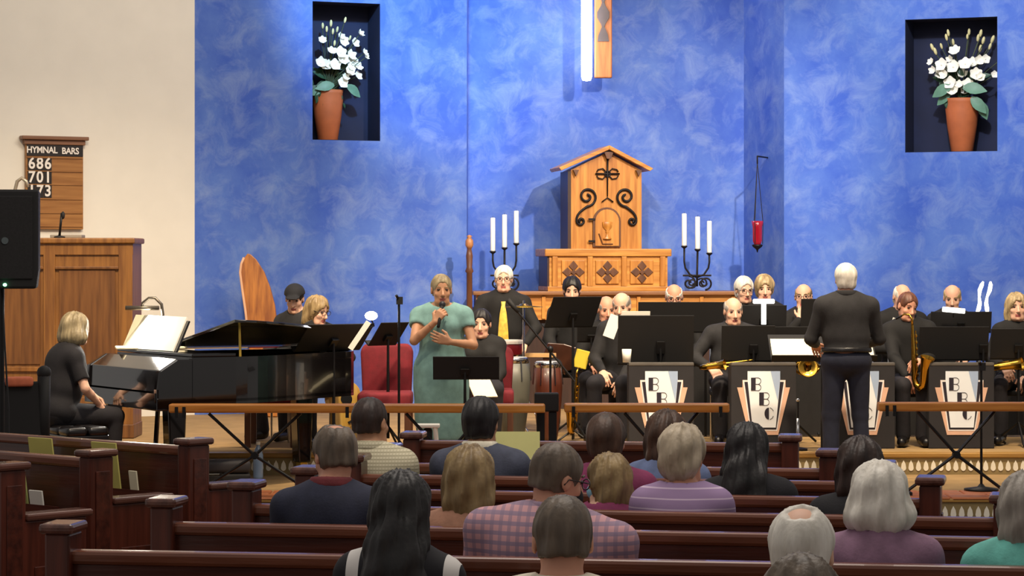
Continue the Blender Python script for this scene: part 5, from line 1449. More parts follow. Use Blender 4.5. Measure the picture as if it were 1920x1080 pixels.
# ---- saxophones and brass
def sax(label, loc, rz, tilt=0, roll=0, s=1.0, sub=None):
    t = thing('saxophone', label, 'saxophone', loc, rz)
    Ms = Matrix.Rotation(R(roll), 4, 'Y') @ Matrix.Rotation(R(tilt), 4, 'X') @ Matrix.Scale(s, 4)
    def tp(pts): return [Ms @ Vector(p) for p in pts]
    main = [(0, 0, 0.60), (0, 0, 0.40), (0, 0, 0.20), (0, 0, 0.06), (0, -0.02, 0.0), (0, -0.06, -0.03), (0, -0.10, 0.0), (0, -0.115, 0.06), (0, -0.13, 0.16), (0, -0.15, 0.24), (0, -0.165, 0.28)]
    rad = [0.013, 0.020, 0.026, 0.030, 0.032, 0.034, 0.036, 0.040, 0.046, 0.060, 0.075]
    MB().tube(tp(main), [r_ * s for r_ in rad], 14, False).build('tube', BRASS, t, True)
    nk = [(0, 0, 0.60), (0, 0.0, 0.66), (0, 0.03, 0.70), (0, 0.09, 0.705), (0, 0.14, 0.68)]
    MB().tube(tp(nk), [0.012 * s, 0.012 * s, 0.011 * s, 0.010 * s, 0.009 * s], 10).build('neck', BRASS, t, True)
    MB().tube(tp([(0, 0.12, 0.69), (0, 0.19, 0.655)]), [0.011 * s, 0.008 * s], 10).build('mouthpiece', BLACK, t, True)
    for i in range(7):
        z = 0.10 + i * 0.065
        MB().cyl(Ms @ Vector((0.022, -0.012, z)), Ms @ Vector((0.036, -0.02, z)), 0.017 * s, None, 10).build('key_cup', BRASS, t)
    MB().tube(tp([(0.04, -0.01, 0.08), (0.04, -0.01, 0.54)]), 0.005, 6).build('key_rod', BRASS, t)
    MB().tube(tp([(-0.035, -0.02, 0.05), (-0.04, -0.06, 0.16), (-0.03, -0.02, 0.30)]), 0.006, 6).build('key_guard', BRASS, t)
    return t
sax('gold tenor saxophone played by the red-haired man', (pxX(1715, 22.25), 22.25, pxZ(722, 22.25)), R(48), 0, -4, 0.84)
sax('gold saxophone held across the lap of the laughing man', (pxX(1318, 22.45), 22.4, pxZ(688, 22.4)), R(0), 0, 82, 0.62)
sax('gold saxophone lying across the lap of the blonde woman', (pxX(1862, 22.5), 22.5, pxZ(688, 22.5)), 0, 0, 82, 0.80)
sax('gold saxophone standing upright beside the yellow folder', (pxX(1074, 23.1), 23.0, Z2 + 0.10), R(-20), 0, 4, 0.75)
ssd = thing('saxophone_stand', 'black tripod stand under the upright saxophone', 'stand', (pxX(1074, 23.1), 23.0, Z2))
for a in (90, 210, 330):
    MB().tube([(0, -0.03, 0.10), (0.15 * math.cos(R(a)), 0.15 * math.sin(R(a)), 0.008)], 0.009, 6).build('leg', BLACK, ssd)
MB().tube([(0, -0.03, 0.02), (0, -0.03, 0.07)], 0.012, 7).build('cradle', BLACK, ssd)
hn = thing('brass_horn', 'shining brass horn bell under the conductor\'s white score', 'horn', (pxX(1512, 22.5), 22.4, pxZ(690, 22.4)))
MB().lathe([(0.015, -0.16), (0.022, -0.06), (0.040, -0.01), (0.085, 0.02), (0.080, 0.022), (0.03, -0.01)], 22, Matrix.Rotation(R(75), 4, 'X'), cap=False).build('bell', BRASS, hn, True)
for k in range(3):
    MB().tube([(0.10 * math.cos(a), 0.05 + 0.02 * k, 0.062 * math.sin(a)) for a in [i * math.pi / 9 for i in range(19)]], 0.010, 7).build('coil', BRASS, hn, True)
for k in range(3):
    MB().cyl((-0.06 + 0.04 * k, 0.04, -0.03), (-0.06 + 0.04 * k, 0.04, 0.06), 0.013, None, 10).build('valve', BRASS, hn)

icase = thing('instrument_case', 'dark instrument case lying on the lower platform under the piano', 'case', (pxX(395, 20.35), 20.35, Z1), R(8))
MB().box(-0.30, 0.30, -0.12, 0.12, 0.0, 0.10).build('case_bottom', BLACKM, icase, True, 0.02, 3)
MB().box(-0.30, 0.30, -0.12, 0.12, 0.104, 0.20).build('case_lid', mat('grey_nylon', '#2c2a2e', rough=0.7, var=0.15), icase, True, 0.03, 3)
MB().tube([(-0.08, -0.13, 0.10), (-0.06, -0.16, 0.10), (0.06, -0.16, 0.10), (0.08, -0.13, 0.10)], 0.010, 6).build('handle', BLACK, icase)
wb = thing('water_bottle', 'pale blue plastic water bottle standing on the platform behind the rail', 'bottle', (pxX(484, 21.0), 21.0, Z1))
MB().lathe([(0.0, 0.0), (0.038, 0.0), (0.040, 0.02), (0.040, 0.19), (0.030, 0.23), (0.015, 0.26), (0.014, 0.275)], 16).build('bottle_body', mat('blue_plastic', '#8fa8c8', rough=0.15, var=0.1, coat=0.4), wb, True)
MB().lathe([(0.017, 0.27), (0.017, 0.295), (0.0, 0.297)], 12).build('bottle_cap', PAPER, wb, True)

# added black screen standing in for the plain dark between the band's rows
SK = cloth('dark_gap_cloth', '#121113', 0.15)
skd = 23.62
skt = thing('added_dark_screen', 'added low black screen standing in for the dark between the two band rows', 'screen', (pxX(1560, skd), skd, Z2))
for i in range(5):
    x0 = -1.85 + i * 0.74
    m = MB(); n = 12
    top = [(x0 + 0.72 * k / n, 0.012 * math.sin(k * 2.1)) for k in range(n + 1)]
    m.add([(x, y, 0.01) for x, y in top] + [(x, y, 0.62) for x, y in top], [(k, k + 1, k + n + 2, k + n + 1) for k in range(n)])
    m.build('cloth_panel', SK, skt, True)
    MB().cyl((x0 - 0.01, 0, 0), (x0 - 0.01, 0, 0.63), 0.010, None, 8).build('post', BLACK, skt)
MB().cyl((-1.87, 0, 0.63), (1.85, 0, 0.63), 0.010, None, 8).build('top_bar', BLACK, skt)
# ================================================================== pews
PEW = wood('pew_mahogany', '#3a1810', '#5c2a1c', axis='x', rough=0.35, coat=0.2)
PEWZ = wood('pew_mahogany_upright', '#431c12', '#632e20', axis='z', rough=0.35, coat=0.2)
PEWR = wood('pew_rail', '#5a2e1e', '#7b4630', axis='x', rough=0.3, coat=0.3)
PEWC = wood('pew_cap', '#4c2a22', '#6e463a', axis='y', rough=0.25, coat=0.4)
def pew(label, Lp, Rp, h=0.88, ends=(True, True), screen=False, group='dark wooden pews', rack=False, cz=0.06, az=0.60):
    A, B = Vector((*Lp, 0)), Vector((*Rp, 0)); L = (B - A).length
    t = thing('church_pew', label, 'pew', A, math.atan2(B.y - A.y, B.x - A.x), group)
    MB().box(0, L, -0.015, 0.015, 0.10, h - 0.03).build('back_panel', PEW, t)
    MB().box(0, L, -0.035, 0.035, h - 0.05, h).build('top_rail', PEWR, t, bevel=0.014)
    MB().box(0, L, -0.024, 0.024, 0.56, 0.60).build('back_moulding', PEWR, t, bevel=0.006)
    if not screen:
        MB().box(0.02, L - 0.02, 0.0, 0.42, 0.405, 0.44).build('seat', PEW, t, bevel=0.010)
        MB().box(0.02, L - 0.02, 0.30, 0.325, 0.05, 0.405).build('seat_apron', PEW, t)
    for k, on in enumerate(ends):
        if not on: continue
        x = 0 if k == 0 else L
        pr = [(-0.065, 0), (0.42, 0), (0.42, az), (0.075, az), (0.075, h + cz), (-0.065, h + cz)] if not screen else [(-0.065, 0), (0.075, 0), (0.075, h + 0.01), (-0.065, h + 0.01)]
        Mx = Matrix.Translation((x, 0, 0)) @ Matrix.Rotation(R(90), 4, 'Z')
        e = MB().prism(pr, -0.045, 0.045, Mx).build('end_panel', PEWZ, t, bevel=0.008)
        zc = h + (cz if not screen else 0.01)
        MB().box(x - 0.062, x + 0.062, -0.085, 0.095, zc, zc + 0.035).build('post_cap', PEWC, e, bevel=0.012)
        if not screen:
            MB().box(x - 0.060, x + 0.060, 0.070, 0.450, az, az + 0.032).build('arm_cap', PEWC, e, bevel=0.010)
            sgn = 1 if k == 1 else -1
            xx = x + sgn * 0.045
            for (y0, y1, z0, z1) in ((-0.035, 0.05, 0.20, h - 0.06), (0.12, 0.36, 0.14, 0.50)):
                MB().box(min(xx, xx + sgn * 0.006), max(xx, xx + sgn * 0.006), y0, y1, z0, z1).build('end_inset', PEW, e, bevel=0.003)
    if rack:
        MB().box(0.15, L - 0.15, -0.11, -0.10, 0.60, 0.70).build('book_rack', PEW, t)
        MB().box(0.15, L - 0.15, -0.11, -0.015, 0.585, 0.60).build('rack_floor', PEW, t)
    return t
def PT(x, y, h): D = F * (CAMZ - h) / (y - HY); return (pxX(x, D), D)
def line(p, q, x):   # extend the line p-q to plan abscissa x
    t = (x - p[0]) / (q[0] - p[0]); return (x, p[1] + t * (q[1] - p[1]))
pA = PT(118, 1030, .88), PT(1900, 1061, .88)
pB = PT(312, 978, .88), PT(1860, 1007, .88)
pC = PT(462, 944, .88), PT(1885, 971, .88)
pD = PT(578, 914, .88), PT(1745, 935, .88)
pE = (-0.74, 12.55), (1.68, 12.10)
pF = (-0.62, 13.25), (1.53, 12.86)
pG = (-0.52, 14.02), (1.44, 13.80)
pew('dark wooden pew with the plaid-shirted man and white-bobbed woman sitting in it', pA[0], line(*pA, 2.7))
pew('dark wooden pew with the man in navy sitting at its aisle end', pB[0], line(*pB, 2.3))
pew('dark wooden pew with the woman in striped lilac sitting in it', pC[0], pC[1])
pew('dark wooden pew with the woman in black sitting in it', pD[0], pD[1])
pew('dark wooden pew with the man in cream patterned shirt sitting in it', pE[0], pE[1])
pew('frontmost dark wooden pew behind the low front screen', pF[0], pF[1])
pew('low dark wooden screen closing off the front of the pews', pG[0], pG[1], 0.94, (True, True), True)
pZ_ = ((-1.78, 8.24), (2.6, 7.54))
pew('dark wooden pew of the long dark-haired woman', *pZ_)
pY_ = ((-1.95, 7.50), (2.6, 6.80))
pew('dark wooden pew of the white-haired man and the man in cream', *pY_)
pX_ = ((-2.1, 6.31), (2.6, 5.71))
pew('dark wooden pew of the grey-haired man at the bottom edge', *pX_)
# angled side section by the piano
SR = -42
def side_pew(label, endp, L, rack=True):
    B = Vector((*endp, 0)); d = Vector((math.cos(R(SR)), math.sin(R(SR)), 0)); A = B - d * L
    return pew(label, (A.x, A.y), (B.x, B.y), 0.935, (True, True), False, 'angled side pews by the piano', rack, 0.008, 0.71)
L1_ = side_pew('angled side pew nearest the piano with yellow leaflets', (-1.63, 13.62), 2.1)
L2_ = side_pew('angled side pew in the middle of its section', (-2.0, 12.80), 1.9)
L3_ = side_pew('angled side pew furthest from the piano', (-2.27, 11.98), 1.7)
YEL = mat('yellow_leaflet', '#cfc66c', rough=0.8, var=0.06)
GRN = mat('green_leaflet', '#a9b068', rough=0.8, var=0.06)
def in_rack(p, Lp, x, w, h, m, label, kind, z=0.60, tilt=0):
    M = p.matrix_basis @ Matrix.Translation((x, -0.085, z)) @ Matrix.Rotation(R(tilt), 4, 'Y') @ Matrix.Rotation(R(8), 4, 'X')
    tag(MB().box(-w / 2, w / 2, -0.004, 0.004, 0.004, h, M).build(kind, m), label, 'leaflet')
in_rack(L1_, 2.1, 1.02, 0.20, 0.34, YEL, 'yellow leaflet further along the rack of the pew nearest the piano', 'leaflet')
in_rack(L1_, 2.1, 1.55, 0.20, 0.34, YEL, 'yellow leaflet near the aisle end of the pew nearest the piano', 'leaflet')
in_rack(L1_, 2.1, 1.28, 0.16, 0.16, PAPERY, 'small cream paper between the two yellow leaflets', 'leaflet')
in_rack(L1_, 2.1, 1.76, 0.06, 0.20, PAPERY, 'narrow cream card beside the yellow leaflet at the aisle end', 'leaflet')
in_rack(L2_, 1.9, 1.40, 0.22, 0.24, GRN, 'green leaflet in the rack of the middle side pew', 'leaflet')
in_rack(L2_, 1.9, 1.58, 0.10, 0.17, PAPER, 'white card in the rack of the middle side pew', 'leaflet')
yp = tag(MB().box(-0.13, 0.13, -0.004, 0.004, 0, 0.15, rotM(R(-20))).build('leaflet', mat('pale_yellow_leaflet', '#cdc884', rough=0.8, var=0.05)), 'pale yellow leaflet leaning on the front screen by the black-haired man', 'leaflet')
yp.location = px(965, 862, 13.75)
# ================================================================== audience
def dark(n, c): return cloth(n, c, 0.18)
NAVYC = dark('navy_polo', '#23263a'); CREAMP = stripe_mat('cream_print_cloth', '#d6cdb0', '#aaa286', 'Z', 60, 0.35, '#bab193', 70)
BWTOP = stripe_mat('black_white_top', '#15131a', '#d8d4d0', 'X', 6.5, 0.28); SLATE = dark('slate_blue_shirt', '#474b5c')
PLAID = stripe_mat('pink_plaid_shirt', '#cf9ca2', '#9c8398', 'Z', 30, 0.42, '#8a7890', 30); CREAM_C = dark('cream_shirt', '#e4dcc6')
LILAC = stripe_mat('lilac_striped_top', '#9a80a6', '#c9b3cc', 'Z', 24, 0.14); MAUVE = dark('mauve_top', '#8c6a82'); TEAL2 = dark('mint_teal_top', '#66b5aa')
BLK_C = dark('black_cloth', '#16141a'); DENIM = dark('denim_blue_top', '#66749a'); PINKC = dark('magenta_top', '#7a2a52'); GREYC = dark('warm_grey_jacket', '#4a4342')
PEACHC = dark('peach_top', '#b08068'); DRKP = dark('dark_trousers', '#1c1a20'); SHOE = mat('black_shoe', '#120f10', rough=0.35, var=0.1)
CHAR = dark('charcoal_jacket', '#242325'); BLKSH = dark('black_shirt', '#141314')
REDCOL = dark('dark_red_collar', '#6e2a30'); MASKB = mat('light_blue_mask', '#8fc4dc', rough=0.8, var=0.05); MASKK = mat('black_mask', '#111014', rough=0.8)
CAPM = dark('black_cap_cloth', '#15161c')
_n = [100]
def aud(label, xp, yt, D, **kw):
    _n[0] += 7
    X = pxX(xp, D); top = pxZ(yt, D)
    kw.setdefault('rz', R(-10)); rz = kw.pop('rz'); kw.setdefault('pants', DRKP); kw.setdefault('face', False)
    # the seat (and pelvis) sits so that the head lands on the pixel column
    return person(label, (X, D, 0), rz, top, seat=kw.pop('seat', 0.44), seed=_n[0], group=kw.pop('group', 'people in the pews'), shoes=SHOE, **kw)
aud('balding grey-haired man in navy polo with dark red collar, head bowed', 617, 795, 10.40, hair='crown', hcol='darkgrey', skin=SKIN_RED, shirt=NAVYC, collar=REDCOL, hpitch=14, hyaw=-35, girth=1.15, sw=0.20, lean=6, face=True)
aud('dark-haired man in cream patterned shirt', 690, 745, 12.78, hair='crop', hcol='darkbrown', skin=SKIN_TAN, shirt=CREAMP, collar=CREAMP, hyaw=20, sw=0.20)
aud('woman with long dark hair in a black and white top', 745, 885, 8.25, sex='f', hair='long', hcol='black', shirt=BWTOP, sleeve='short', seat=0.42)
aud('black-haired man in slate shirt with cream collar', 898, 745, 12.68, hair='short', hcol='black', skin=SKIN_TAN, shirt=SLATE, collar=CREAM_C, sw=0.20, hyaw=8)
aud('blonde woman with shoulder-length hair leaning by the plaid-shirted man', 876, 838, 10.28, sex='f', hair='medium', hcol='dirty', shirt=PEACHC, seat=0.40, hs=1.05)
aud('grey-haired man in pink plaid shirt turning right with black mask', 1012, 828, 9.28, hair='crop', hcol='darkgrey', skin=SKIN_RED, shirt=PLAID, collar=PLAID, hyaw=48, hpitch=12, side=5, htilt=6, girth=1.36, sw=0.265, sleeve='short', glasses=True, mask=MASKK, face=True)
aud('dark-haired man in cream shirt seen close from behind', 1052, 927, 7.40, hair='crop', hcol='darkgrey', skin=SKIN_RED, shirt=CREAM_C, collar=CREAM_C, sw=0.235, hyaw=-12, hs=1.03, hpitch=8, lean=0)
aud('short brown-haired person behind the child', 1133, 776, 11.75, hair='short', hcol='brown', shirt=PINKC, hs=1.0, seat=0.42)
aud('long-haired blonde child wearing a light blue mask', 1136, 852, 10.98, sex='f', hair='medium', hcol='dirty', shirt=PINKC, hs=0.88, seat=0.38, hyaw=-55, mask=MASKB, sw=0.12, face=True)
aud('brown-haired woman in denim blue behind the striped woman', 1248, 771, 12.50, sex='f', hair='medium', hcol='brown', shirt=DENIM, hyaw=10)
aud('short silver-haired woman in lilac striped top', 1278, 800, 10.85, sex='f', hair='fluffy', hcol='silver', skin=SKIN_RED, shirt=LILAC, girth=1.2, sw=0.175, hyaw=15, sleeve='short')
aud('woman with long black hair in black clothes', 1400, 795, 11.62, sex='f', hair='long', hcol='black', shirt=BLK_C, hyaw=12, sw=0.18, hpitch=8)
aud('dark brown-haired woman in black beside the conductor\'s legs', 1612, 822, 10.72, sex='f', hair='medium', hcol='redbrown' if False else 'darkbrown', shirt=BLK_C)
aud('white-haired man near the bottom with pink bald spot', 1502, 952, 7.25, hair='crown', hcol='white', skin=SKIN, shirt=GREYC, hs=1.05, sw=0.20, hyaw=6)
aud('woman with white bobbed hair in plain mauve top', 1648, 868, 9.05, sex='f', hair='bob', hcol='white', shirt=MAUVE, sw=0.172, girth=1.1)
aud('grey-haired woman in mint teal top at the frame edge', 1926, 888, 8.95, sex='f', hair='medium', hcol='grey', shirt=TEAL2, sw=0.18, girth=1.15)
aud('grey-haired person whose head just tops the bottom edge', 1500, 1052, 6.20, hair='fluffy', hcol='darkgrey', shirt=GREYC)

# ================================================================== performers
def band(label, xp, yt, D, floor=Z2, rz=R(180), **kw):
    _n[0] += 5
    X = pxX(xp, D); top = pxZ(yt, D) - floor
    if not kw.get('stand'): kw['seat'] = max(kw.get('seat', 0.45), top - 0.885)
    kw.setdefault('pants', DRKP); kw.setdefault('shirt', BLKSH); kw.setdefault('shoes', SHOE); kw.setdefault('group', 'black-clad band musicians')
    return person(label, (X, D, floor), rz, top, seed=_n[0], **kw)
def seat_for(info, label, D=None):
    r_ = info['root']
    t = thing('band_chair', label, 'chair', r_.location, r_.rotation_euler.z, 'plain black chairs of the band')
    q = info['P'].z - 0.10
    MB().box(-0.20, 0.20, -0.20, 0.20, q - 0.05, q - 0.005).build('seat', BLACKM, t, bevel=0.012)
    MB().box(-0.19, 0.19, -0.26, -0.235, 0.55, 0.82).build('backrest', BLACKM, t, bevel=0.01)
    for s in (-1, 1):
        MB().tube([(s * 0.18, 0.17, 0.0), (s * 0.18, 0.17, q - 0.04)], 0.011, 7).build('leg', CHROME, t)
        MB().tube([(s * 0.18, -0.22, 0.0), (s * 0.18, -0.20, 0.45), (s * 0.18, -0.25, 0.82)], 0.011, 7).build('leg', CHROME, t)
    return t
P_ = {}
hold = lambda z=0.30, y=0.30: {1: ((0.10, y, 0.45 + z), (0.8, -0.4, -0.6)), -1: ((-0.08, y + 0.02, 0.45 + z - 0.08), (-0.8, -0.4, -0.6))}
P_['jacket'] = band('balding man in charcoal jacket behind the first emblem stand', 1170, 546, 23.2, rz=R(160), hair='balding', hcol='grey', shirt=CHAR, hpitch=12, hyaw=-5, collar=CHAR, girth=1.15, arms=hold(0.15), fine_hands=(False, True), mustache='grey')
P_['behind'] = band('grey-haired man half hidden behind the man in charcoal jacket', 1139, 553, 23.9, rz=R(170), hair='balding', hcol='grey', skin=SKIN_RED, shirt=BLKSH, hpitch=10, hyaw=-20, arms=hold(0.2))
P_['laugh'] = band('smiling balding man in charcoal jacket with a saxophone on his lap', 1374, 556, 22.95, rz=R(178), hair='balding', hcol='grey', shirt=CHAR, girth=1.25, sw=0.215, hyaw=-10, hpitch=6, arms={1: ((0.20, 0.26, 0.64), (0.9, -0.3, -0.4)), -1: ((-0.10, 0.28, 0.66), (-0.9, -0.3, -0.4))}, collar=CHAR)
P_['sax'] = band('red-haired man in black playing the gold saxophone', 1708, 545, 22.75, rz=R(174), knees=0.085, hair='crop', hcol='redbrown', skin=SKIN_RED, hpitch=14, htilt=-8, hyaw=-26, arms={1: ((0.05, 0.36, 0.58), (0.9, -0.3, -0.3)), -1: ((-0.06, 0.36, 0.72), (-0.9, -0.3, -0.4))}, fine_hands=(True, True), collar=BLKSH, side=3)
P_['blonde'] = band('blonde woman in black at the frame edge holding a saxophone', 1906, 548, 22.95, sex='f', rz=R(168), hair='medium', hcol='blonde', hyaw=-12, arms=hold(0.2))
P_['spec'] = band('bespectacled bald man seated before the altar chest', 1263, 530, 24.5, hair='balding', hcol='white', glasses=True, hpitch=12, arms=hold(0.35), skin=SKIN_RED)
P_['white'] = band('white-haired man in glasses behind the smiling man', 1394, 517, 24.55, hair='short', hcol='white', glasses=True, hpitch=6, hyaw=-15, arms=hold(0.35), seat=0.47)
P_['wblonde'] = band('short blonde-haired woman beside the white-haired man', 1432, 515, 25.25, sex='f', hair='fluffy', hcol='blonde', hpitch=6, arms=hold(0.35), seat=0.49)
P_['hand'] = band('man in glasses with his hand raised to his mouth', 1505, 530, 24.5, hair='balding', hcol='dirty', glasses=True, hyaw=12, arms={1: ((0.05, 0.24, 1.02), (0.7, 0.1, -1)), -1: ((-0.08, 0.30, 0.80), (-0.8, -0.3, -0.6))}, hand_dirs={1: ((-0.25, -0.25, 1), (0, -1, -0.2))}, fine_hands=(True, False))
P_['bald'] = band('bald man in black behind the red-haired saxophonist', 1686, 530, 24.4, hair='balding', hcol='white', rz=R(190), hpitch=14, htilt=-6, arms=hold(0.3), girth=1.15, sw=0.21)
P_['strip'] = band('balding man lit by the white strip lamp', 1783, 531, 24.5, hair='balding', hcol='blonde', rz=R(180), hpitch=14, hyaw=10, arms=hold(0.3))
P_['guitar'] = band('dark-haired young man in black behind the large tilted stand', 1074, 517, 24.62, hair='short', hcol='black', hpitch=12, hyaw=-8, rz=R(172), arms={1: ((0.10, 0.30, 0.66), (0.9, -0.3, -0.2)), -1: ((-0.22, 0.32, 0.70), (-0.9, -0.2, -0.4))}, fine_hands=(True, True))
P_['tie'] = band('bespectacled white-haired man in black shirt and yellow tie', 945, 497, 24.5, hair='short', hcol='white', glasses=True, rz=R(178), seat=0.60, sw=0.205, girth=1.1, collar=BLKSH, arms={1: ((0.16, 0.30, 0.86), (0.9, -0.3, -0.5)), -1: ((-0.20, 0.30, 0.80), (-0.9, -0.3, -0.5))}, fine_hands=(True, True))
P_['dark'] = band('dark-haired woman seated half hidden behind the singer', 903, 586, 22.3, sex='f', hair='pulled', hcol='black', rz=R(178), hyaw=4, hpitch=6, seat=0.44, arms=hold(0.12), fine_hands=(True, True), pants=DRKP, group='seated people behind the singer')
P_['cap'] = band('man in black cap leaning over behind the piano', 562, 531, 23.4, hair='crop', hcol='darkbrown', cap=CAPM, rz=R(150), hyaw=-25, hpitch=16, shirt=CHAR, arms=hold(0.25), group='seated people behind the piano')
P_['specw'] = band('blonde woman in glasses reading behind the tilted music stand', 590, 553, 22.6, sex='f', hair='medium', hcol='dirty', glasses=True, rz=R(196), hyaw=-38, hpitch=14, lean=8, arms={1: ((0.18, 0.28, 0.72), (0.9, -0.4, -0.3)), -1: ((-0.10, 0.30, 0.72), (-0.9, -0.4, -0.3))}, fine_hands=(True, False), group='seated people behind the piano')
chair_lab = {'jacket': 'black chair under the man in charcoal jacket', 'behind': 'black chair under the half-hidden grey-haired man', 'laugh': 'black chair under the smiling saxophonist', 'sax': 'black chair under the red-haired saxophonist',
             'blonde': 'black chair under the blonde woman', 'spec': 'black chair under the bespectacled bald man', 'white': 'black chair under the white-haired man in glasses', 'wblonde': 'black chair under the short blonde-haired woman', 'hand': 'black chair under the man with raised hand',
             'bald': 'black chair under the bald man', 'strip': 'black chair under the strip-lit balding man', 'guitar': 'black chair under the dark-haired young man', 'cap': 'black chair under the man in the cap', 'specw': 'black chair under the blonde woman reading'}
for k_, lab in chair_lab.items(): seat_for(P_[k_], lab)
dt = thing('drum_stool', 'round black stool under the man in the yellow tie', 'stool', P_['tie']['root'].location)
MB().lathe([(0.0, 0.50), (0.17, 0.50), (0.18, 0.53), (0.17, 0.575), (0, 0.58)], 20).build('seat', BLACKM, dt, True)
MB().cyl((0, 0, 0.12), (0, 0, 0.50), 0.02, None, 8).build('post', CHROME, dt)
for a in (30, 150, 270): MB().tube([(0, 0, 0.25), (0.22 * math.cos(R(a)), 0.22 * math.sin(R(a)), 0.012)], 0.011, 6).build('leg', CHROME, dt)
# yellow tie
ti = P_['tie']; TIE = mat('yellow_tie', '#d2b046', rough=0.5, var=0.25, scale=30)
def tp_(a, b, c): return ti['P'] + ti['u'] * a + ti['f'] * b + ti['r'] * c
g_ = 1.1
tie_l = [(0.462, 0.118, 0.020), (0.43, 0.143, 0.017), (0.36, 0.155, 0.030), (0.24, 0.172, 0.042), (0.10, 0.176, 0.050), (0.05, 0.176, 0.0)]
vs = []
for a, b, w in tie_l: vs += [tp_(a, b, -w), tp_(a, b + 0.012, 0), tp_(a, b, w)]
MB().add(vs, [(i * 3 + j + 1, i * 3 + j, i * 3 + j + 3, i * 3 + j + 4) for i in range(5) for j in range(2)]).build('necktie', TIE, ti['root'], True)
so_ = bpy.data.objects[ti['root'].children[-1].name]; sm_ = so_.modifiers.new('Solidify', 'SOLIDIFY'); sm_.thickness = 0.006
# a white sheet tucked under the arm of the man in charcoal
tg = tag(MB().box(-0.05, 0.05, -0.004, 0.004, -0.1, 0.1, rotM(0, R(20), 0)).build('paper_sheet', PAPER), 'white paper wedge tucked before the man in charcoal jacket', 'paper'); tg.location = px(1148, 612, 22.75)
bi = P_['bald']; bc = bi['chest'] + bi['f'] * 0.15 + bi['r'] * 0.10 + bi['u'] * 0.04
MB().box(-0.032, 0.032, -0.004, 0.004, -0.05, 0.05, rotM(0, R(-18), 0, bc)).build('pocket_paper', PAPER, bi['root'])
tg = tag(MB().lathe([(0.032, 0), (0.040, 0.11), (0.036, 0.11), (0.03, 0.004)], 16).build('paper_cup', PAPER, None, True), 'white paper cup on the ledge of the first emblem stand', 'cup'); tg.location = (pxX(1175, 22.18), 22.18, pxZ(680, 22.12))
# electric guitar across the young man's lap
eg = thing('electric_guitar', 'dark electric guitar across the lap of the young man', 'guitar', (pxX(1064, 24.27), 24.27, Z2 + 0.68), R(-8))
MB().prism([(-0.20, -0.12), (-0.05, -0.15), (0.08, -0.10), (0.16, -0.12), (0.18, -0.03), (0.13, 0.02), (0.17, 0.10), (0.07, 0.09), (-0.03, 0.12), (-0.18, 0.13), (-0.23, 0.0)], -0.02, 0.02).build('body', mat('sunburst_dark', '#3a2014', rough=0.2, var=0.3), eg, bevel=0.008)
MB().box(-0.66, -0.10, -0.032, -0.018, -0.005, 0.035).build('neck', wood('maple_neck', '#b98d58', '#d6ad78', axis='x'), eg, bevel=0.004)
MB().box(-0.80, -0.66, -0.03, -0.015, -0.02, 0.05).build('headstock', MATS['maple_neck'], eg, bevel=0.004)
# song sheet in the seated woman's hands
tg = tag(MB().box(-0.10, 0.10, -0.004, 0.004, -0.13, 0.13, rotM(R(-55), 0, R(20))).build('song_sheet', PAPERY), 'cream song sheet on the lap of the dark-haired woman', 'paper'); tg.location = px(903, 726, 21.62)

# ---- pianist
pw = person('blonde-grey woman in black seated at the piano, seen from behind', (pxX(104, 20.35), 20.35, Z1), pang + R(-90) + R(-2), pxZ(585, 20.42) - Z1, sex='f', seat=0.475, hair='bob', hcol='ash', shirt=BLK_C, pants=DRKP, shoes=SHOE,
            girth=1.36, sw=0.20, sleeve='short', lean=13, hyaw=-26, hs=1.04, arms={1: ((0.15, 0.30, 0.62), (0.9, -0.4, -0.5)), -1: ((-0.12, 0.34, 0.68), (-0.9, -0.4, -0.5))}, fine_hands=(True, True), body_h=0.012, seed=41, group='soloists at the front')
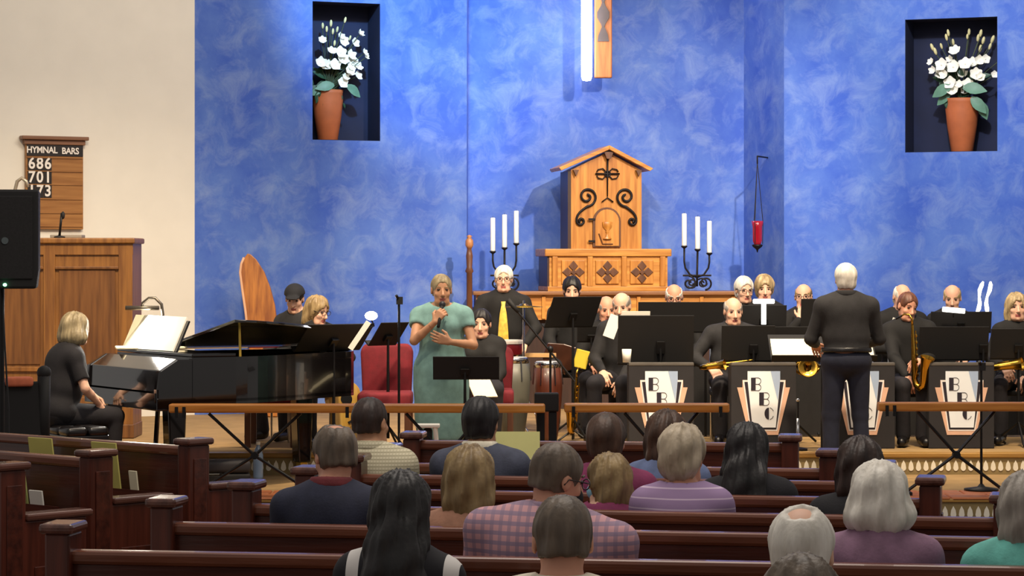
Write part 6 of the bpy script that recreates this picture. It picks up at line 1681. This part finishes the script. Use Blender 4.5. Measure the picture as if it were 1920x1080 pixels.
# ---- singer
TEAL = cloth('teal_dress', '#7ba39f', 0.12)
sg = person('short-haired singer in teal dress holding a microphone', (pxX(828, 20.62), 20.62, Z1), R(174), pxZ(497, 20.62) - Z1, stand=True, sex='f', hair='crop', hcol='ash', skin=SKIN_TAN, dress=(TEAL, 0.34), sleeve='cap', girth=1.14, sw=0.205,
            lean=-1, hyaw=-14, hpitch=2, arms={1: ((0.02, 0.24, 1.25), (0.7, 0.1, -1.0)), -1: ((-0.10, 0.26, 1.10), (-0.8, -0.2, -0.9))}, hand_dirs={1: ((-0.5, -0.1, 0.75), (-0.3, -1, 0)), -1: ((0.9, 0.25, 0.3), (0.1, -1, 0.1))},
            curl=(1.1, 0.6), fine_hands=(True, True), body_h=0.011, shoes=mat('beige_sandal', '#8a6a50', rough=0.6), seed=51, group='soloists at the front')
w_ = sg['AR'][1][2]; d_ = sg['AR'][1][3].normalized()
mc = thing('handheld_microphone', 'black handheld microphone at the singer\'s mouth', 'microphone', sg['root'].location, sg['root'].rotation_euler.z)
b0 = w_ + d_ * 0.07 + Vector((0.0, 0.0, -0.02)); mouth = sg['hp'](0, 0.11, -0.075)
ax = (mouth - b0).normalized()
MB().tube([tuple(b0 - ax * 0.10), tuple(b0 + (mouth - b0) * 0.62)], [0.012, 0.016], 10).build('handle', BLACKM, mc, True)
MB().ell(tuple(b0 + (mouth - b0) * 0.75), (0.026, 0.026, 0.028), 12, 8).build('grille', mat('mic_grille', '#3a3a3e', rough=0.5, metal=0.6, var=0.3, scale=120), mc, True)
# ---- conductor
cn = person('white-haired conductor in black shirt and trousers, back to us', (pxX(1587, 20.85), 20.85, Z1), R(2), pxZ(474, 20.85) - Z1, stand=True, hair='short', hcol='white', skin=SKIN_RED, shirt=CHAR, pants=dark('navy_black_trousers', '#1a1e30'), shoes=SHOE,
            girth=1.18, sw=0.212, hem=0.05, belt=SHOE, lean=2, face=False, collar=CHAR, arms={1: ((0.20, 0.30, 1.06), (0.5, -0.8, -0.5)), -1: ((-0.20, 0.30, 1.06), (-0.5, -0.8, -0.5))}, seed=61, legs=((0.115, 0.02), (0.125, -0.01)), group='soloists at the front')
